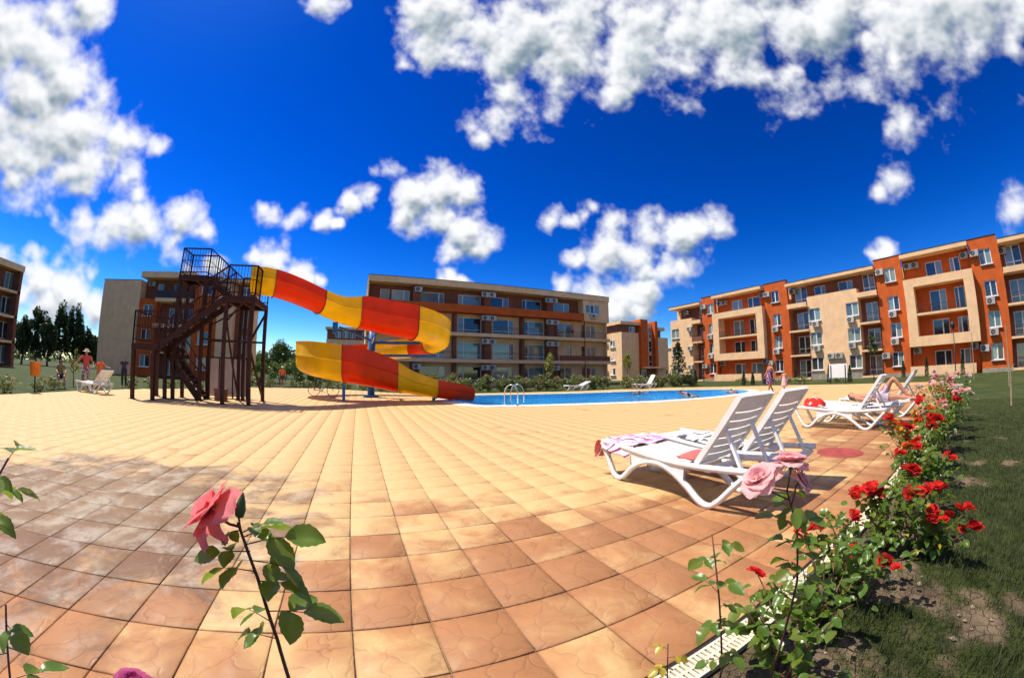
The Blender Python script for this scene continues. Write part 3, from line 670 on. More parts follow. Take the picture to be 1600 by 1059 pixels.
frame_section(b3, 8.14, 15.7)
pier(b3, 15.76, 18.85, 16.7, 17.75)
cream_section(b3, 18.87, 29.34, 21.3, 27.15)
pier(b3, 29.36, 32.15, 30.3, 31.45)
frame_section(b3, 32.2, 38.94)
pier(b3, 38.96, 41.76, 39.85, 40.98)
cream_section(b3, 41.78, 52.2, 44.2, 50.0)
pier(b3, 52.22, 55.0, 53.1, 54.2)
# left end
b3.wall(m_cream, 0.0, 4.1, 0.4, 8.82, -.12, [(.2, 1.6, a, c) for a, c in FL[:3]], ends=1.6)
for a, c in FL[:3]: b3.window(.2, 1.6, a, c, -.02)
b3.box('plinth', m_plinth, -.03, 4.13, -.17, .9, -.05, .4)
balcony_stack(b3, 4.103, 5.9)
b3.wall(m_brown, 1.15, 4.1, 8.5, 10.4, 1.1, (), ends=2.0)
b3.box('roof_slab', m_cream, .2, 5.9, -.55, 3.0, 10.4, 10.76); b3.box('roof_edging', m_rail, .17, 5.9, -.58, 3.0, 10.762, 10.8)
b3.box('railing', m_brown, 4.12, 5.88, -.33, -.3, 5.42, 6.1)
for z in (7.0, 4.3, 1.7): b3.ac(3.75, z, -.12)
b3.ac(2.4, 9.6, 1.1)
b3.box('core', m_cream, .05, 55.0, 1.5, 11.5, -.05, 10.38)
b3.box('roof', m_roof, 1.2, 55.0, 3.02, 11.4, 10.385, 10.7)

# --- the block across the pool: front on y = 38.4
b1 = Bld('apartment_block', 'cream apartment block with orange band behind the water slide', (0.56, 38.4, 0), 0)
W = 30.1; yw = 1.25; XB = 26.0
mbx = lambda a: a - 0.56
top = [(1.9, 2.92, ()), (3.14, 5.13, (.68,)), (6.25, 9.01, (.78,)), (10.61, 13.29, (.2,)), (14.23, 16.84, (.7,)), (18.54, 21.12, (.2,)), (22.35, 25.2, (.72,))]
ops = [(mbx(a), mbx(c), 8.45, 10.25) for a, c, _ in top]
b1.wall(m_brown, 0, XB, 8.3, 10.7, yw, ops)
for o, t in zip(ops, top): b1.window(*o, yw + .1, t[2], (), False, name='balcony_door')
wide = [(2.0, 5.0, .6), (6.35, 9.25, .75), (10.64, 13.4, .25), (14.77, 17.43, .75), (18.5, 21.45, .28), (23.05, 25.4, .6)]
for fl, (z0, z1) in enumerate(((0.2, 2.15), (2.96, 4.86), (5.86, 7.66))):
    ops = []
    for k, (a, c, m_) in enumerate(wide):
        if fl == 1 and k == 5: a, c = 24.6, 25.5
        ops.append((mbx(a), mbx(c), z0, z1))
    ops.append((mbx(26.95), mbx(27.45), z0, z1)); ops.append((mbx(27.75), mbx(29.2), z0 + (.35 if fl < 2 else .1), z1 - .05))
    b1.wall(m_cream, 0, W, z0 - .25 if fl == 0 else z0 - .12, z1 + .75, yw, ops)
    for k, o in enumerate(ops):
        m_ = (wide[k][2],) if k < 6 else ((.0001,) if k == 6 else (.5,))
        if k == 6: b1.window(*o, yw + .1, (), (), False, frame=m_brown, name='balcony_door')
        else: b1.window(*o, yw + .1, m_, (0.24,) if k < 6 else (), False, name='balcony_door' if k < 6 else 'window')
for i, (a, c) in enumerate(((5.35, 6.2), (13.42, 14.2), (21.5, 22.3))):      # brown party walls that carry the air conditioners
    for z0, z1, y0 in ((0.0, 2.52, .1), (2.96, 5.38, .1), (5.86, 7.98, .1), (8.45, 10.68, .35)):
        b1.box('party_wall', m_brown, mbx(a), mbx(c), y0, yw - .003, z0, z1)
        for dx in ((-.25, .6) if i else (.3,)): b1.ac(mbx(a) + .25 + dx, z1 - .75, y0)
for a in (9.95, 18.1, 22.6):
    for z0, z1 in ((0.0, 2.5), (2.96, 5.36), (5.86, 7.96)): b1.box('divider', m_brown, mbx(a), mbx(a + .35), .5, yw - .003, z0, z1)
for z in (2.55, 5.43): b1.box('balcony_slab', m_cream, -.02, W + .04, -.02, yw - .004, z, z + .38)
b1.box('balcony_slab', m_cream, -.02, W + .04, .0, yw - .004, -.05, .14)
b1.boxes('parapet', m_orange, [(-.02, XB, -.05, .12, 8.0, 8.86), (-.02, XB, .12, yw - .004, 8.0, 8.3)])
b1.rail(0.05, mbx(22.8), .05, 2.93, 3.72, 110); b1.rail(.05, W - .05, .05, 5.81, 6.6, 150)
b1.box('railing', m_brown, mbx(22.95), W, .0, .05, 2.932, 3.56)
b1.wall(m_cream, XB, W, 7.95, 10.72, .08, [(mbx(26.94), mbx(29.15), 9.0, 10.15)], ends=1.3)
b1.window(mbx(26.94), mbx(29.15), 9.0, 10.15, .16, (.34, .62), (), True); b1.ac(mbx(28.0), 8.35, .08)
b1.box('drain_pipe', m_brown, XB + .03, XB + .13, -.02, .08, 0, 8.0)
b1.box('wall', m_cream, W - .12, W + .02, .6, yw - .01, 0.15, 8.0); b1.box('wall', m_cream, -.02, .1, .02, yw - .01, 0.15, 10.7)
b1.box('roof_slab', m_cream, -.03, W + .03, -.08, 11.5, 10.73, 11.38); b1.box('roof_edging', m_rail, -.06, W + .06, -.11, 11.5, 11.382, 11.43)
b1.box('core', m_cream, .0, W, 1.6, 11.3, 0, 10.72)

# --- the block behind the stair tower: front on y = 41
b2 = Bld('apartment_block', 'tan and orange apartment block behind the brown stair tower', (-31.6, 41.0, 0), 0)
b2.box('wall', m_cream, 0, 5.4, 0.0, 6.0, 0, 10.35); b2.box('roof_edging', m_rail, -.04, 5.35, -.04, 6.0, 10.352, 10.4)
ops = [(5.95, 7.3, 6.45, 7.7), (5.95, 7.3, 3.9, 5.05), (5.95, 7.3, 1.0, 2.3)]
b2.wall(m_orange, 5.4, 7.75, 0, 8.35, .12, ops, ends=.8)
for o in ops: b2.window(*o, .22)
o2_ = [(7.0, 7.8, 9.0, 10.2), (9.2, 10.0, 8.6, 10.3)]
b2.wall(m_brown, 5.4, 12.5, 8.35, 10.6, 1.2, o2_)
for o in o2_: b2.window(*o, 1.28, (), (), False)
ops = [(8.9, 9.9, z, z + 1.9) for z in (.2, 2.9, 5.6)] + [(10.6, 12.0, z, z + 1.9) for z in (.2, 2.9, 5.6)]
b2.wall(m_brown, 7.75, 12.5, 0, 8.35, 1.2, ops)
for o in ops: b2.window(*o, 1.28, (.5,), (), False, name='balcony_door')
for z in (8.0, 5.25, 2.5): b2.box('balcony_slab', m_cream, 7.76, 12.5, -.4, 1.19, z, z + .4)
b2.box('parapet', m_rail, 7.8, 12.5, -.35, -.3, 8.41, 9.2)
b2.wall(m_orange, 12.5, 15.5, 0, 11.0, .05, [(13.3, 14.6, a, c) for a, c in FL], ends=1.2)
for a, c in FL: b2.window(13.3, 14.6, a, c, .12)
b2.wall(m_cream, 15.5, 17.4, 0, 10.2, -.1, (), ends=1.5); b2.wall(m_brown, 17.4, 19.3, 0, 10.2, .8, [(17.9, 18.9, z, z + 1.9) for z in (.2, 2.9, 5.6, 8.2)])
for z in (.2, 2.9, 5.6, 8.2): b2.window(17.9, 18.9, z, z + 1.9, .9, (.5,), (), False, name='balcony_door')
b2.box('roof_slab', m_cream, 5.4, 12.5, -.3, 3.6, 10.62, 11.3); b2.box('roof_slab', m_cream, 15.5, 19.4, -.3, 3.6, 10.4, 10.76)
b2.box('core', m_cream, 5.4, 19.3, 1.5, 3.5, 0, 10.35)
b2.ac(6.3, 9.9, 1.2)
for z in (7.8, 5.0): b2.box('air_conditioner', m_ac, -.32, -.02, 2.0, 2.8, z, z + .55)

# --- the dark block at the left edge: front on x = -43.4, in its own shade
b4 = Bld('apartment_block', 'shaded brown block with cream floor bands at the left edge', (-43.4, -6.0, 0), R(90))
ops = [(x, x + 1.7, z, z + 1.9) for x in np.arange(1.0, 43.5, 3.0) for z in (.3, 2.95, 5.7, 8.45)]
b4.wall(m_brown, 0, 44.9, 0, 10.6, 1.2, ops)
for o in ops:
    if o[0] > 34: b4.window(*o, 1.28, (.5,), (), False, name='balcony_door')
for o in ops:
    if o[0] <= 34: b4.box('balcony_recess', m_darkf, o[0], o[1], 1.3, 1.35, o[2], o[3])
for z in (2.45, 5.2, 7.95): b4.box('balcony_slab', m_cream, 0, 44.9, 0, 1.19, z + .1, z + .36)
for z in (2.85, 5.6, 8.35): b4.rail(30, 44.8, .03, z, z + .8, 70)
b4.box('wall', m_brown, 44.4, 44.9, .0, 1.19, 0, 10.6)
b4.box('roof_slab', m_cream, 0, 44.95, -.1, 11, 10.6, 11.3); b4.box('core', m_brown, .0, 44.9, 1.5, 11, 0, 10.6)

# --- the block seen in the gap: corner at (44.3, 52)
b5 = Bld('apartment_block', 'small cream block with orange stair shaft in the gap', (44.3, 52.0, 0), 0)
b5.box('wall', m_cream, 0, 4.3, 0, 12, 0, 8.85)
for z in (1.0, 3.65, 6.2):
    o = b5.window(0, 1.5, z, z + 1.35, 0); o.location = (-.03, 3.4, z); o.rotation_euler = (0, 0, R(-90))
    b5.box('air_conditioner', m_ac, -.3, -.02, 4.0, 4.8, z + .3, z + .85)
b5.box('wall', m_brown, .15, 4.2, .4, 11.8, 8.85, 10.3); b5.box('roof_slab', m_cream, -.4, 4.3, -.3, 12, 10.3, 10.85)
b5.window(2.2, 3.6, 9.0, 10.0, .33, (.5,), (), False)
b5.box('stair_shaft', m_orange, 4.32, 6.2, -.6, 6, 2.1, 11.4); b5.box('stair_shaft', m_orange, 8.3, 9.0, -.5, 6, 2.1, 11.3)
b5.box('wall', m_cream, 6.2, 8.3, .6, 6, 2.1, 10.9)
for z in (2.6, 5.3, 8.0): b5.window(6.35, 8.2, z, z + 2.2, .45, (.5,), (.4,), False)
b5.box('canopy', m_cream, 4.4, 11.0, -1.4, .5, 2.15, 2.45); b5.box('wall', m_brown, 4.35, 10.9, .3, 6, 0, 2.1)
b5.box('wall', m_cream, 9.02, 12.2, -.2, 8, 0, 8.2); b5.box('wall', m_brown, 9.05, 10.6, 0.3, 8, 8.2, 9.6); b5.box('roof_slab', m_cream, 9.02, 11.4, -.2, 8, 9.6, 10.2)
b5.window(5.0, 6.4, .1, 2.0, .25, (.5,), (), False, name='door')

# --- far blocks
b6 = Bld('apartment_block', 'distant dark topped block left of the band fronted block', (-7.5, 84, 0), 0)
b6.box('wall', m_cream, 0, 22, 0, 10, 0, 8.4); b6.box('wall', m_brown, .1, 22, .2, 10, 8.4, 10.6); b6.box('roof_slab', m_cream, -.3, 22, -.3, 10, 10.6, 11.1)
for x in (2.0, 3.6, 5.2, 8): b6.window(x, x + 1.2, 8.8, 10.2, .12, (.5,), (), False)
for z in (.9, 3.5, 6.2):
    for x in (1.5, 4.5, 7.5): b6.window(x, x + 1.3, z, z + 1.4, -.06, (.5,), (), False)
b7 = Bld('apartment_block', 'tiny pale balconied block far off in the gap', (92, 76, 0), 0)
b7.box('wall', m_cream, 0, 14, 0, 10, 0, 9)
for z in (.6, 3.2, 5.9): 
    b7.box('balcony_slab', m_frame, -.2, 14, -1.2, 0, z + 1.7, z + 2.1)
    for x in np.arange(.6, 13, 2.6): b7.window(x, x + 1.5, z, z + 1.6, -.08, (.5,), (), False)
b7.box('roof_slab', m_cream, -.4, 14.4, -1.3, 10.4, 9, 9.5)

# ---------------------------------------------------------------- stair tower of the slide
tw = thing('stair_tower', 'dark brown steel stair tower with railings at the head of the slide', 'stair tower', (-6.5, 15, 0))
OX, OY = -6.5, 15
def L3(p): return (p[0] - OX, p[1] - OY, p[2])
def tp(name, mb, mat=None):
    mb.v = [L3(v) for v in mb.v]; return part(name, mb, mat or m_steel, tw)
for x, y, z in [(-9.0, 14.0, 2.0), (-8.08, 14.0, 2.0), (-9.0, 15.95, 2.0), (-8.08, 15.0, 2.0), (-7.74, 15.05, 4.66), (-6.52, 15.05, 4.66), (-7.74, 15.95, 4.66), (-6.52, 15.95, 4.66),
                (-5.15, 14.0, 3.72), (-4.12, 14.0, 3.72), (-5.15, 15.95, 3.72), (-4.08, 15.95, 3.72), (-4.95, 15.95, 3.72)]:
    mb = MB(); mb.box(x - .066, x + .066, y - .066, y + .066, 0.012, z); mb.box(x - .13, x + .13, y - .13, y + .13, 0.0, .012); tp('post', mb)
def landing(x0, x1, y0, y1, z):
    mb = MB(); mb.box(x0, x1, y0, y0 + .1, z - .2, z - .02); mb.box(x0, x1, y1 - .1, y1, z - .2, z - .02); mb.box(x0, x0 + .1, y0 + .1, y1 - .1, z - .2, z - .02); mb.box(x1 - .1, x1, y0 + .1, y1 - .1, z - .2, z - .02)
    xm = (x0 + x1) / 2; mb.box(xm - .04, xm + .04, y0 + .1, y1 - .1, z - .16, z - .02); tp('landing_frame', mb)
    n = int((y1 - y0) / .24)
    for i in range(n):
        a = y0 + (y1 - y0) * i / n; tp('deck_plank', MB().box(x0 + .01, x1 - .01, a + .006, a + (y1 - y0) / n - .006, z - .018, z + .015))
landing(-9.08, -7.85, 13.93, 16.03, 2.02); landing(-5.23, -4.02, 13.93, 16.03, 3.88); landing(-7.82, -6.45, 14.98, 16.03, 4.85)
def flight(x0, z0, x1, z1, y0, y1, n):
    for y in (y0, y1): tp('stringer', MB().bar((x0, y, z0 - .06), (x1, y, z1 - .06), .05, .22))
    for i in range(n):
        t = (i + .6) / n; x = x0 + (x1 - x0) * t; z = z0 + (z1 - z0) * t
        tp('tread', MB().box(x - .14, x + .14, y0 + .03, y1 - .03, z - .02, z + .02))
flight(-6.55, 0.05, -8.2, 2.0, 15.1, 15.95, 10); flight(-7.86, 2.02, -5.22, 3.86, 14.0, 14.9, 10); flight(-5.26, 3.88, -6.46, 4.83, 15.08, 15.95, 5)
def railing(p, q, h=1.1, gap=.125, mid=True):
    p = Vector(p); q = Vector(q); mb = MB(); n = max(1, int((q - p).length / gap)); U = Vector((0, 0, h))
    mb.bar(p + U, q + U, .05, .05); mb.bar(p + U * .12, q + U * .12, .035, .035)
    if mid: mb.bar(p + U * .55, q + U * .55, .022, .022)
    for i in range(n + 1):
        a = p.lerp(q, i / n); w = .045 if i in (0, n) else .016; mb.bar(a + Vector((0, 0, -.06 if w > .03 else h * .12)), a + U, w)
    tp('railing', mb)
z = 2.03; a, b_, c, d = -9.04, -7.9, 13.97, 15.98
railing((a, c, z), (b_, c, z), 1.2); railing((a, c, z), (a, d, z), 1.2); railing((a, d, z), (-8.25, d, z), 1.2)
railing((-7.86, 13.97, 2.08), (-5.22, 13.97, 3.9), 1.1); railing((-7.86, 14.92, 2.08), (-5.22, 14.92, 3.9), 1.1)
railing((-6.55, 15.08, .1), (-8.2, 15.08, 2.0), 1.0, .3); railing((-6.55, 15.98, .1), (-8.2, 15.98, 2.0), 1.0, .3)
z = 4.86; railing((-7.78, 15.02, z), (-6.5, 15.02, z), 1.1); railing((-7.78, 15.02, z), (-7.78, 15.99, z), 1.1); railing((-7.78, 15.99, z), (-6.5, 15.99, z), 1.1)
railing((-6.5, 15.02, z), (-5.26, 15.02, 3.92), 1.1); railing((-6.5, 15.99, z), (-5.26, 15.99, 3.92), 1.1)
z = 3.9; railing((-5.2, 13.97, z), (-4.06, 13.97, z), 1.14); railing((-4.06, 13.97, z), (-4.06, 14.7, z), 1.14); railing((-5.2, 15.99, z), (-4.06, 15.99, z), 1.14)
for p, q, w in [((-4.08, 15.95, .1), (-4.12, 14.05, 2.0), .07), ((-4.08, 15.9, 3.55), (-4.12, 14.05, 2.3), .07), ((-5.15, 15.9, .2), (-5.15, 14.05, 3.2), .06),
             ((-7.74, 15.05, 2.3), (-6.52, 15.05, 3.6), .06), ((-6.52, 15.95, 2.38), (-4.1, 15.95, 2.38), .08), ((-6.52, 15.05, 2.38), (-5.15, 15.95, 2.38), .07),
             ((-5.15, 15.95, 2.38), (-4.1, 14.0, 2.38), .06), ((-7.74, 15.95, 2.4), (-7.74, 15.05, 4.4), .06), ((-5.1, 14.05, 3.0), (-4.5, 14.05, 3.7), .06), ((-6.5, 15.9, 3.0), (-5.2, 15.9, 3.7), .06)]:
    tp('brace', MB().bar(p, q, w))
# screen of pale panels and the pump box that stand under the tower
scr = thing('panel_screen', 'pale ribbed panel screen in a dark frame under the stair tower', 'screen', (-6.1, 17.0, 0))
m_sheet = M('pale_sheet', (0.58, 0.5, 0.44), 0.6, 0.12, 2, dirt=0.25)
mb = MB()
for x in (-.95, -.3, .35, 1.0): mb.box(x - .03, x + .03, -.03, .03, 0, 1.75)
mb.box(-.98, 1.03, -.025, .025, 1.7, 1.76); mb.box(-.98, 1.03, -.025, .025, .08, .13); part('frame', mb, m_steel, scr)
for i, x in enumerate((-.92, -.27, .38)):
    mb = MB()
    for k in range(6):
        u = x + k * .098; mb.quad((u, -.012, .14), (u + .049, .008, .14), (u + .049, .008, 1.69), (u, -.012, 1.69)); mb.quad((u + .049, .008, .14), (u + .098, -.012, .14), (u + .098, -.012, 1.69), (u + .049, .008, 1.69))
    part('panel', mb, m_sheet, scr)
mb = MB(); mb.box(-.22, .22, -.2, .2, 0, .42); mb.box(-.25, .25, -.23, .23, .42, .47); mb.box(-.08, .08, -.06, .06, .47, .62)
single('pump_box', mb, M('brown_box_paint', (0.16, 0.05, 0.03), 0.6, 0.25, 5), 'small reddish brown pump box under the stair tower', 'box', (-5.75, 15.5, 0.0))

# ---------------------------------------------------------------- water slide
def gel(name, col):
    m, n, l, b = new_mat(name); setp(b, 0.32, 0, 0.38, 0.0)
    p = wpos(n); nz = noise(n, l, p, 1.4, 5, 0.6); st = noise(n, l, scalev(n, l, p, (2.2, 2.2, .5)), 2.0, 5, .65)
    c = mixc(n, l, ramp(n, l, nz, .3, .7), tuple(c * .86 for c in col), col)
    c = mixc(n, l, ramp(n, l, st, .55, .8, 0, .2), c, tuple(min(1, .7 * x + .06) for x in col))
    l.new(c, b.inputs['Base Color']); bumpn(n, l, b, noise(n, l, p, 5.0, 3), .12, .02)
    tr = n.new('ShaderNodeBsdfTranslucent'); l.new(c, tr.inputs[0]); mx = n.new('ShaderNodeMixShader'); mx.inputs[0].default_value = .42      # thin fibreglass lets the sun glow through
    l.new(b.outputs[0], mx.inputs[1]); l.new(tr.outputs[0], mx.inputs[2]); l.new(mx.outputs[0], n['Material Output'].inputs[0]); return m
m_yel = gel('yellow_gelcoat', (0.96, 0.66, 0.006)); m_red = gel('orange_red_gelcoat', (0.86, 0.075, 0.001))
m_joint2 = M('slide_flange', (0.33, 0.09, 0.02), 0.5, .2, 4)
m_blue = M('blue_painted_steel', (0.012, 0.11, 0.32), 0.4, .2, 4, .1, dirt=.2)
sld = thing('water_slide', 'yellow and orange red spiral flume slide ending in the pool', 'water slide', (0.65, 20.3, 0))
key = []                                                  # x, y, z of the floor, outer wall, inner wall
for q in [(-4.75, 15.35, 4.3, .95, .95), (-3.8, 15.5, 4.27, .95, .9), (-2.9, 15.95, 4.1, .9, .8), (-2.0, 16.55, 3.86, .85, .75), (-1.2, 17.05, 3.58, .95, .75), (-.45, 17.4, 3.38, 1.25, .75), (.1, 17.55, 3.3, 1.45, .75), (1.0, 17.6, 3.14, 1.5, .75), (1.55, 17.6, 3.05, 1.5, .75)]: key.append(q)
for k in range(1, 13):
    a = R(-90 + 15 * k); t = k / 12; key.append((1.55 + 2.7 * math.cos(a), 20.3 + 2.7 * math.sin(a), 3.05 - .95 * t, 1.55 - .35 * t, .7))
key.append((.75, 23.0, 1.98, 1.15, .7))
for k in range(0, 13):
    a = R(90 + 15 * k); t = k / 12; key.append((-.05 + 2.7 * math.cos(a), 20.3 + 2.7 * math.sin(a), 1.85 - 1.07 * t, 1.15 + .5 * min(1, t * 1.3), .7))
for q in [(.8, 17.6, .63, 1.58, .7), (1.75, 17.6, .47, 1.4, .68), (2.2, 17.6, .4, 1.1, .66), (2.7, 17.6, .32, .98, .65), (3.65, 17.6, .17, .84, .65), (4.6, 17.6, .05, .8, .65), (5.3, 17.6, -.01, .74, .6), (5.55, 17.6, -.03, .5, .45)]: key.append(q)
P = np.array(key); cum = np.concatenate([[0], np.cumsum(np.linalg.norm(np.diff(P[:, :3], axis=0), axis=1))])
def at_s(s):
    return np.array([np.interp(s, cum, P[:, k]) for k in range(5)])
def smooth_at(s): return sum(at_s(np.clip(s + d, 0, cum[-1])) * w for d, w in ((-.5, .1), (-.25, .22), (0, .36), (.25, .22), (.5, .1)))
def sec(s, push=0.0):
    q = smooth_at(s); u = smooth_at(min(s + .06, cum[-1])) - smooth_at(max(s - .06, 0)); t = Vector((u[0], u[1], 0)).normalized()
    out = Vector((t.y, -t.x, 0)); c = Vector(q[:3]); ho, hi = q[3], q[4]; r = .62
    pr = [(-r - .05, hi), (-r, hi), (-r, hi * .6)] + [(-r * math.cos(R(a)), .5 - .5 * math.sin(R(a)) * 1.0) if False else (-r * math.cos(R(a)), .42 * (1 - math.sin(R(a)))) for a in (0, 22, 45, 68, 90)]
    pr += [(r * math.cos(R(a)), .42 * (1 - math.sin(R(a)))) for a in (68, 45, 22, 0)] + [(r + .01, max(.46, ho * .55)), (r + .06, max(.48, ho * .58)), (r + .03, max(.5, ho * .64)), (r + .03, ho), (r + .09, ho)]
    th = .03 + push; back = []
    for i in range(len(pr) - 1, -1, -1):
        a = pr[max(i - 1, 0)]; b = pr[min(i + 1, len(pr) - 1)]; d = Vector((b[0] - a[0], b[1] - a[1])); d.normalize()
        back.append((pr[i][0] + d.y * th, pr[i][1] - d.x * th))
    front = pr if not push else [(p[0], p[1]) for p in pr]
    return [c + out * a + Vector((0, 0, z)) for a, z in front + back]
def s_of(x, y): return cum[int(np.argmin((P[:, 0] - x) ** 2 + (P[:, 1] - y) ** 2 + 0 * P[:, 2]))]
def s_low(x): i = len(P) - 8; return float(np.interp(x, P[i - 1:, 0], cum[i - 1:]))
i_r = 8; i_l = i_r + 12 + 1
cuts = [0, cum[1] + .05, cum[3] + .1, cum[6] - .25, cum[8] + .95, cum[8 + 7], cum[8 + 9] + .3, cum[21] + .3, cum[23], cum[33] + .1, s_low(1.75), s_low(3.65), cum[-1]]
cols = ['y', 'r', 'y', 'r', 'y', 'r', 'y', 'r', 'y', 'r', 'y', 'r']
for i in range(len(cuts) - 1):
    s0, s1 = cuts[i] + .012, cuts[i + 1] - .012; n = max(3, int((s1 - s0) / .14))
    rows = [sec(s0 + (s1 - s0) * k / n) for k in range(n + 1)]
    m = len(rows[0]); mb = MB(); mb.v = [tuple(v - Vector((.65, 20.3, 0))) for r_ in rows for v in r_]
    mb.f = [(k * m + j, k * m + (j + 1) % m, (k + 1) * m + (j + 1) % m, (k + 1) * m + j) for k in range(n) for j in range(m)]
    mb.f += [tuple(range(m - 1, -1, -1)), tuple(range(n * m, (n + 1) * m))]
    o = part('flume_section', mb, m_yel if cols[i] == 'y' else m_red, sld, False)
    me = o.data; me.polygons.foreach_set('use_smooth', [True] * len(me.polygons)); me.set_sharp_from_angle(angle=R(38))
    o['label'] = ('yellow' if cols[i] == 'y' else 'orange red') + ' flume section'
    if i:
        rows = [sec(cuts[i] - .011, .055), sec(cuts[i] + .011, .055)]; mb = MB(); mb.v = [tuple(v - Vector((.65, 20.3, 0))) for r_ in rows for v in r_]
        mb.f = [(j, (j + 1) % m, m + (j + 1) % m, m + j) for j in range(m)] + [tuple(range(m - 1, -1, -1)), tuple(range(m, 2 * m))]
        part('flange', mb, m_joint2, o)
mb = MB(); mb.cyl((0, 0, .12), (0, 0, 3.75), .19, 16); part('column', mb, m_blue, sld, True)
mb = MB(); mb.cyl((0, 0, 0), (0, 0, .12), .42, 16); part('column_base', mb, m_blue, sld)
for p, q in [((0, 0, 2.22), (3.55, 0, 2.3)), ((0, 0, 3.3), (.1, -2.45, 3.16)), ((0, 0, 1.75), (-.6, 2.4, 1.86)), ((0, 0, 1.2), (-3.1, -.1, 1.28)), ((0, 0, 2.9), (2.3, -2.1, 2.8))]:
    mb = MB(); mb.bar(p, q, .1, .14); part('arm', mb, m_blue, sld)
    mb = MB(); mb.bar((p[0], p[1], p[2] - .5), (p[0] + (q[0] - p[0]) * .55, p[1] + (q[1] - p[1]) * .55, q[2] - .06), .04); part('stay', mb, m_white, sld)
for x, y, zz in ((-.7, 17.45, .72), (-1.15, 17.1, 3.5), (3.55, 17.6, .2)):
    if zz > 2: mb = MB().box(x - .65 - .12, x - .65 + .12, y - 20.3 - .05, y - 20.3 + .05, 3.0, 3.5)
    else:
        mb = MB(); mb.box(x - .65 - .07, x - .65 + .07, y - 20.3 - .07, y - 20.3 + .07, 0.01, zz); mb.box(x - .65 - .14, x - .65 + .14, y - 20.3 - .14, y - 20.3 + .14, 0, .012)
    part('support_post' if zz < 2 else 'bracket', mb, m_blue, sld)
part('arm', MB().bar((-1.6, -2.95, 3.3), (0, 0, 3.0), .08, .1), m_blue, sld)

# ---------------------------------------------------------------- sun loungers
def ribbon(mb, path, w, x0, x1):                           # a strap of thickness w that follows (y, z) points between x0 and x1
    P_ = [Vector((0, -p[0], p[1])) for p in path]; top = []; bot = []
    for i, p in enumerate(P_):
        d = (P_[min(i + 1, len(P_) - 1)] - P_[max(i - 1, 0)]).normalized(); n_ = Vector((0, -d.z, d.y)) * w / 2
        top.append(p + n_); bot.append(p - n_)
    vs = [];
    for t, b in zip(top, bot): vs += [(x0, t.y, t.z), (x1, t.y, t.z), (x1, b.y, b.z), (x0, b.y, b.z)]
    fs = []
    for i in range(len(P_) - 1):
        for k in range(4): fs.append((i * 4 + k, i * 4 + (k + 1) % 4, i * 4 + 4 + (k + 1) % 4, i * 4 + 4 + k))
    e = (len(P_) - 1) * 4; fs += [(3, 2, 1, 0), (e, e + 1, e + 2, e + 3)]
    mb.add(vs, fs)
def cr(path, k=5):
    P_ = [Vector((a, b, 0)) for a, b in path]; out = []
    for i in range(len(P_) - 1):
        a, b, c, d = P_[max(i - 1, 0)], P_[i], P_[i + 1], P_[min(i + 2, len(P_) - 1)]
        for j in range(k):
            t = j / k; q = .5 * ((2 * b) + (c - a) * t + (2 * a - 5 * b + 4 * c - d) * t * t + (-a + 3 * b - 3 * c + d) * t ** 3); out.append((q.x, q.y))
    return out + [path[-1]]
LW = 0.68; HINGE = 1.5
def rail_z(l): return .40 + .03 * math.cos(l * 2.6)
def make_lounger(name, label, group=None, loc=(0, 0, 0), rz=0, back=54, mat=None):
    mat = mat or m_white; t = thing(name, label, 'sun lounger', loc, rz, group)
    arch = cr([(0, .42), (.1, .27), (.24, .06), (.33, .025), (.43, .06), (.58, .2), (.78, .3), (1.0, .325), (1.2, .27), (1.4, .16), (1.56, .05), (1.68, .025), (1.79, .09), (1.93, .24), (2.06, .37)])
    for x0, x1 in ((0, .055), (LW - .055, LW)):
        mb = MB(); ribbon(mb, arch, .05, x0, x1)
        ribbon(mb, [(i * .1, rail_z(i * .1)) for i in range(0, 22)], .055, x0 + .002, x1 - .002)
        ps = [(.55 + i * .09) for i in range(10)]
        xm0, xm1 = x0 + .012, x1 - .012; pa = {p[0]: p[1] for p in arch}
        az_ = lambda l: float(np.interp(l, [p[0] for p in arch], [p[1] for p in arch]))
        for a, b in zip(ps[:-1], ps[1:]):
            mb.add([(xm0, -a, az_(a)), (xm0, -b, az_(b)), (xm0, -b, rail_z(b)), (xm0, -a, rail_z(a)), (xm1, -a, az_(a)), (xm1, -b, az_(b)), (xm1, -b, rail_z(b)), (xm1, -a, rail_z(a))], [(0, 1, 2, 3), (7, 6, 5, 4)])
        part('side_frame', mb, mat, t, True)
    o_ = t
    smesh = cached(('slat', LW), lambda: slat_mesh(LW - .11, .082))
    l = .05
    while l < HINGE - .06:
        o = obj('seat_slat', smesh, t, (.055, -l - .045, rail_z(l) - .004)); o.data.materials[0] = mat; l += .1
    for l, z in ((.02, .4), (1.62, .36), (2.04, .36)):
        part('crossbar', MB().box(.055, LW - .055, -l - .03, -l + .03, z - .025, z + .02), mat, t)
    br = obj('backrest', None, t, (0, -HINGE + .0, .41), (R(-back), 0, 0)) if False else None
    e = part('backrest', MB().box(.02, .075, -.82, 0, -.028, .028).box(LW - .075, LW - .02, -.82, 0, -.028, .028).box(.075, LW - .075, -.82, -.745, -.022, .026), mat, t, loc=(0, -HINGE, .41), rot=(R(-back), 0, 0))
    bm_ = cached(('bslat', LW), lambda: slat_mesh(LW - .15, .088))
    for k in range(7): obj('back_slat', bm_, e, (.075, -.07 - k * .103, 0.0))
    a = R(back)
    for x in (.1, LW - .1):
        q = Vector((x, -HINGE - .46 * math.cos(a), .41 + .46 * math.sin(a)))
        part('strut', MB().bar(q, (x, -HINGE - .5, .37), .035, .03), mat, t)
    return t
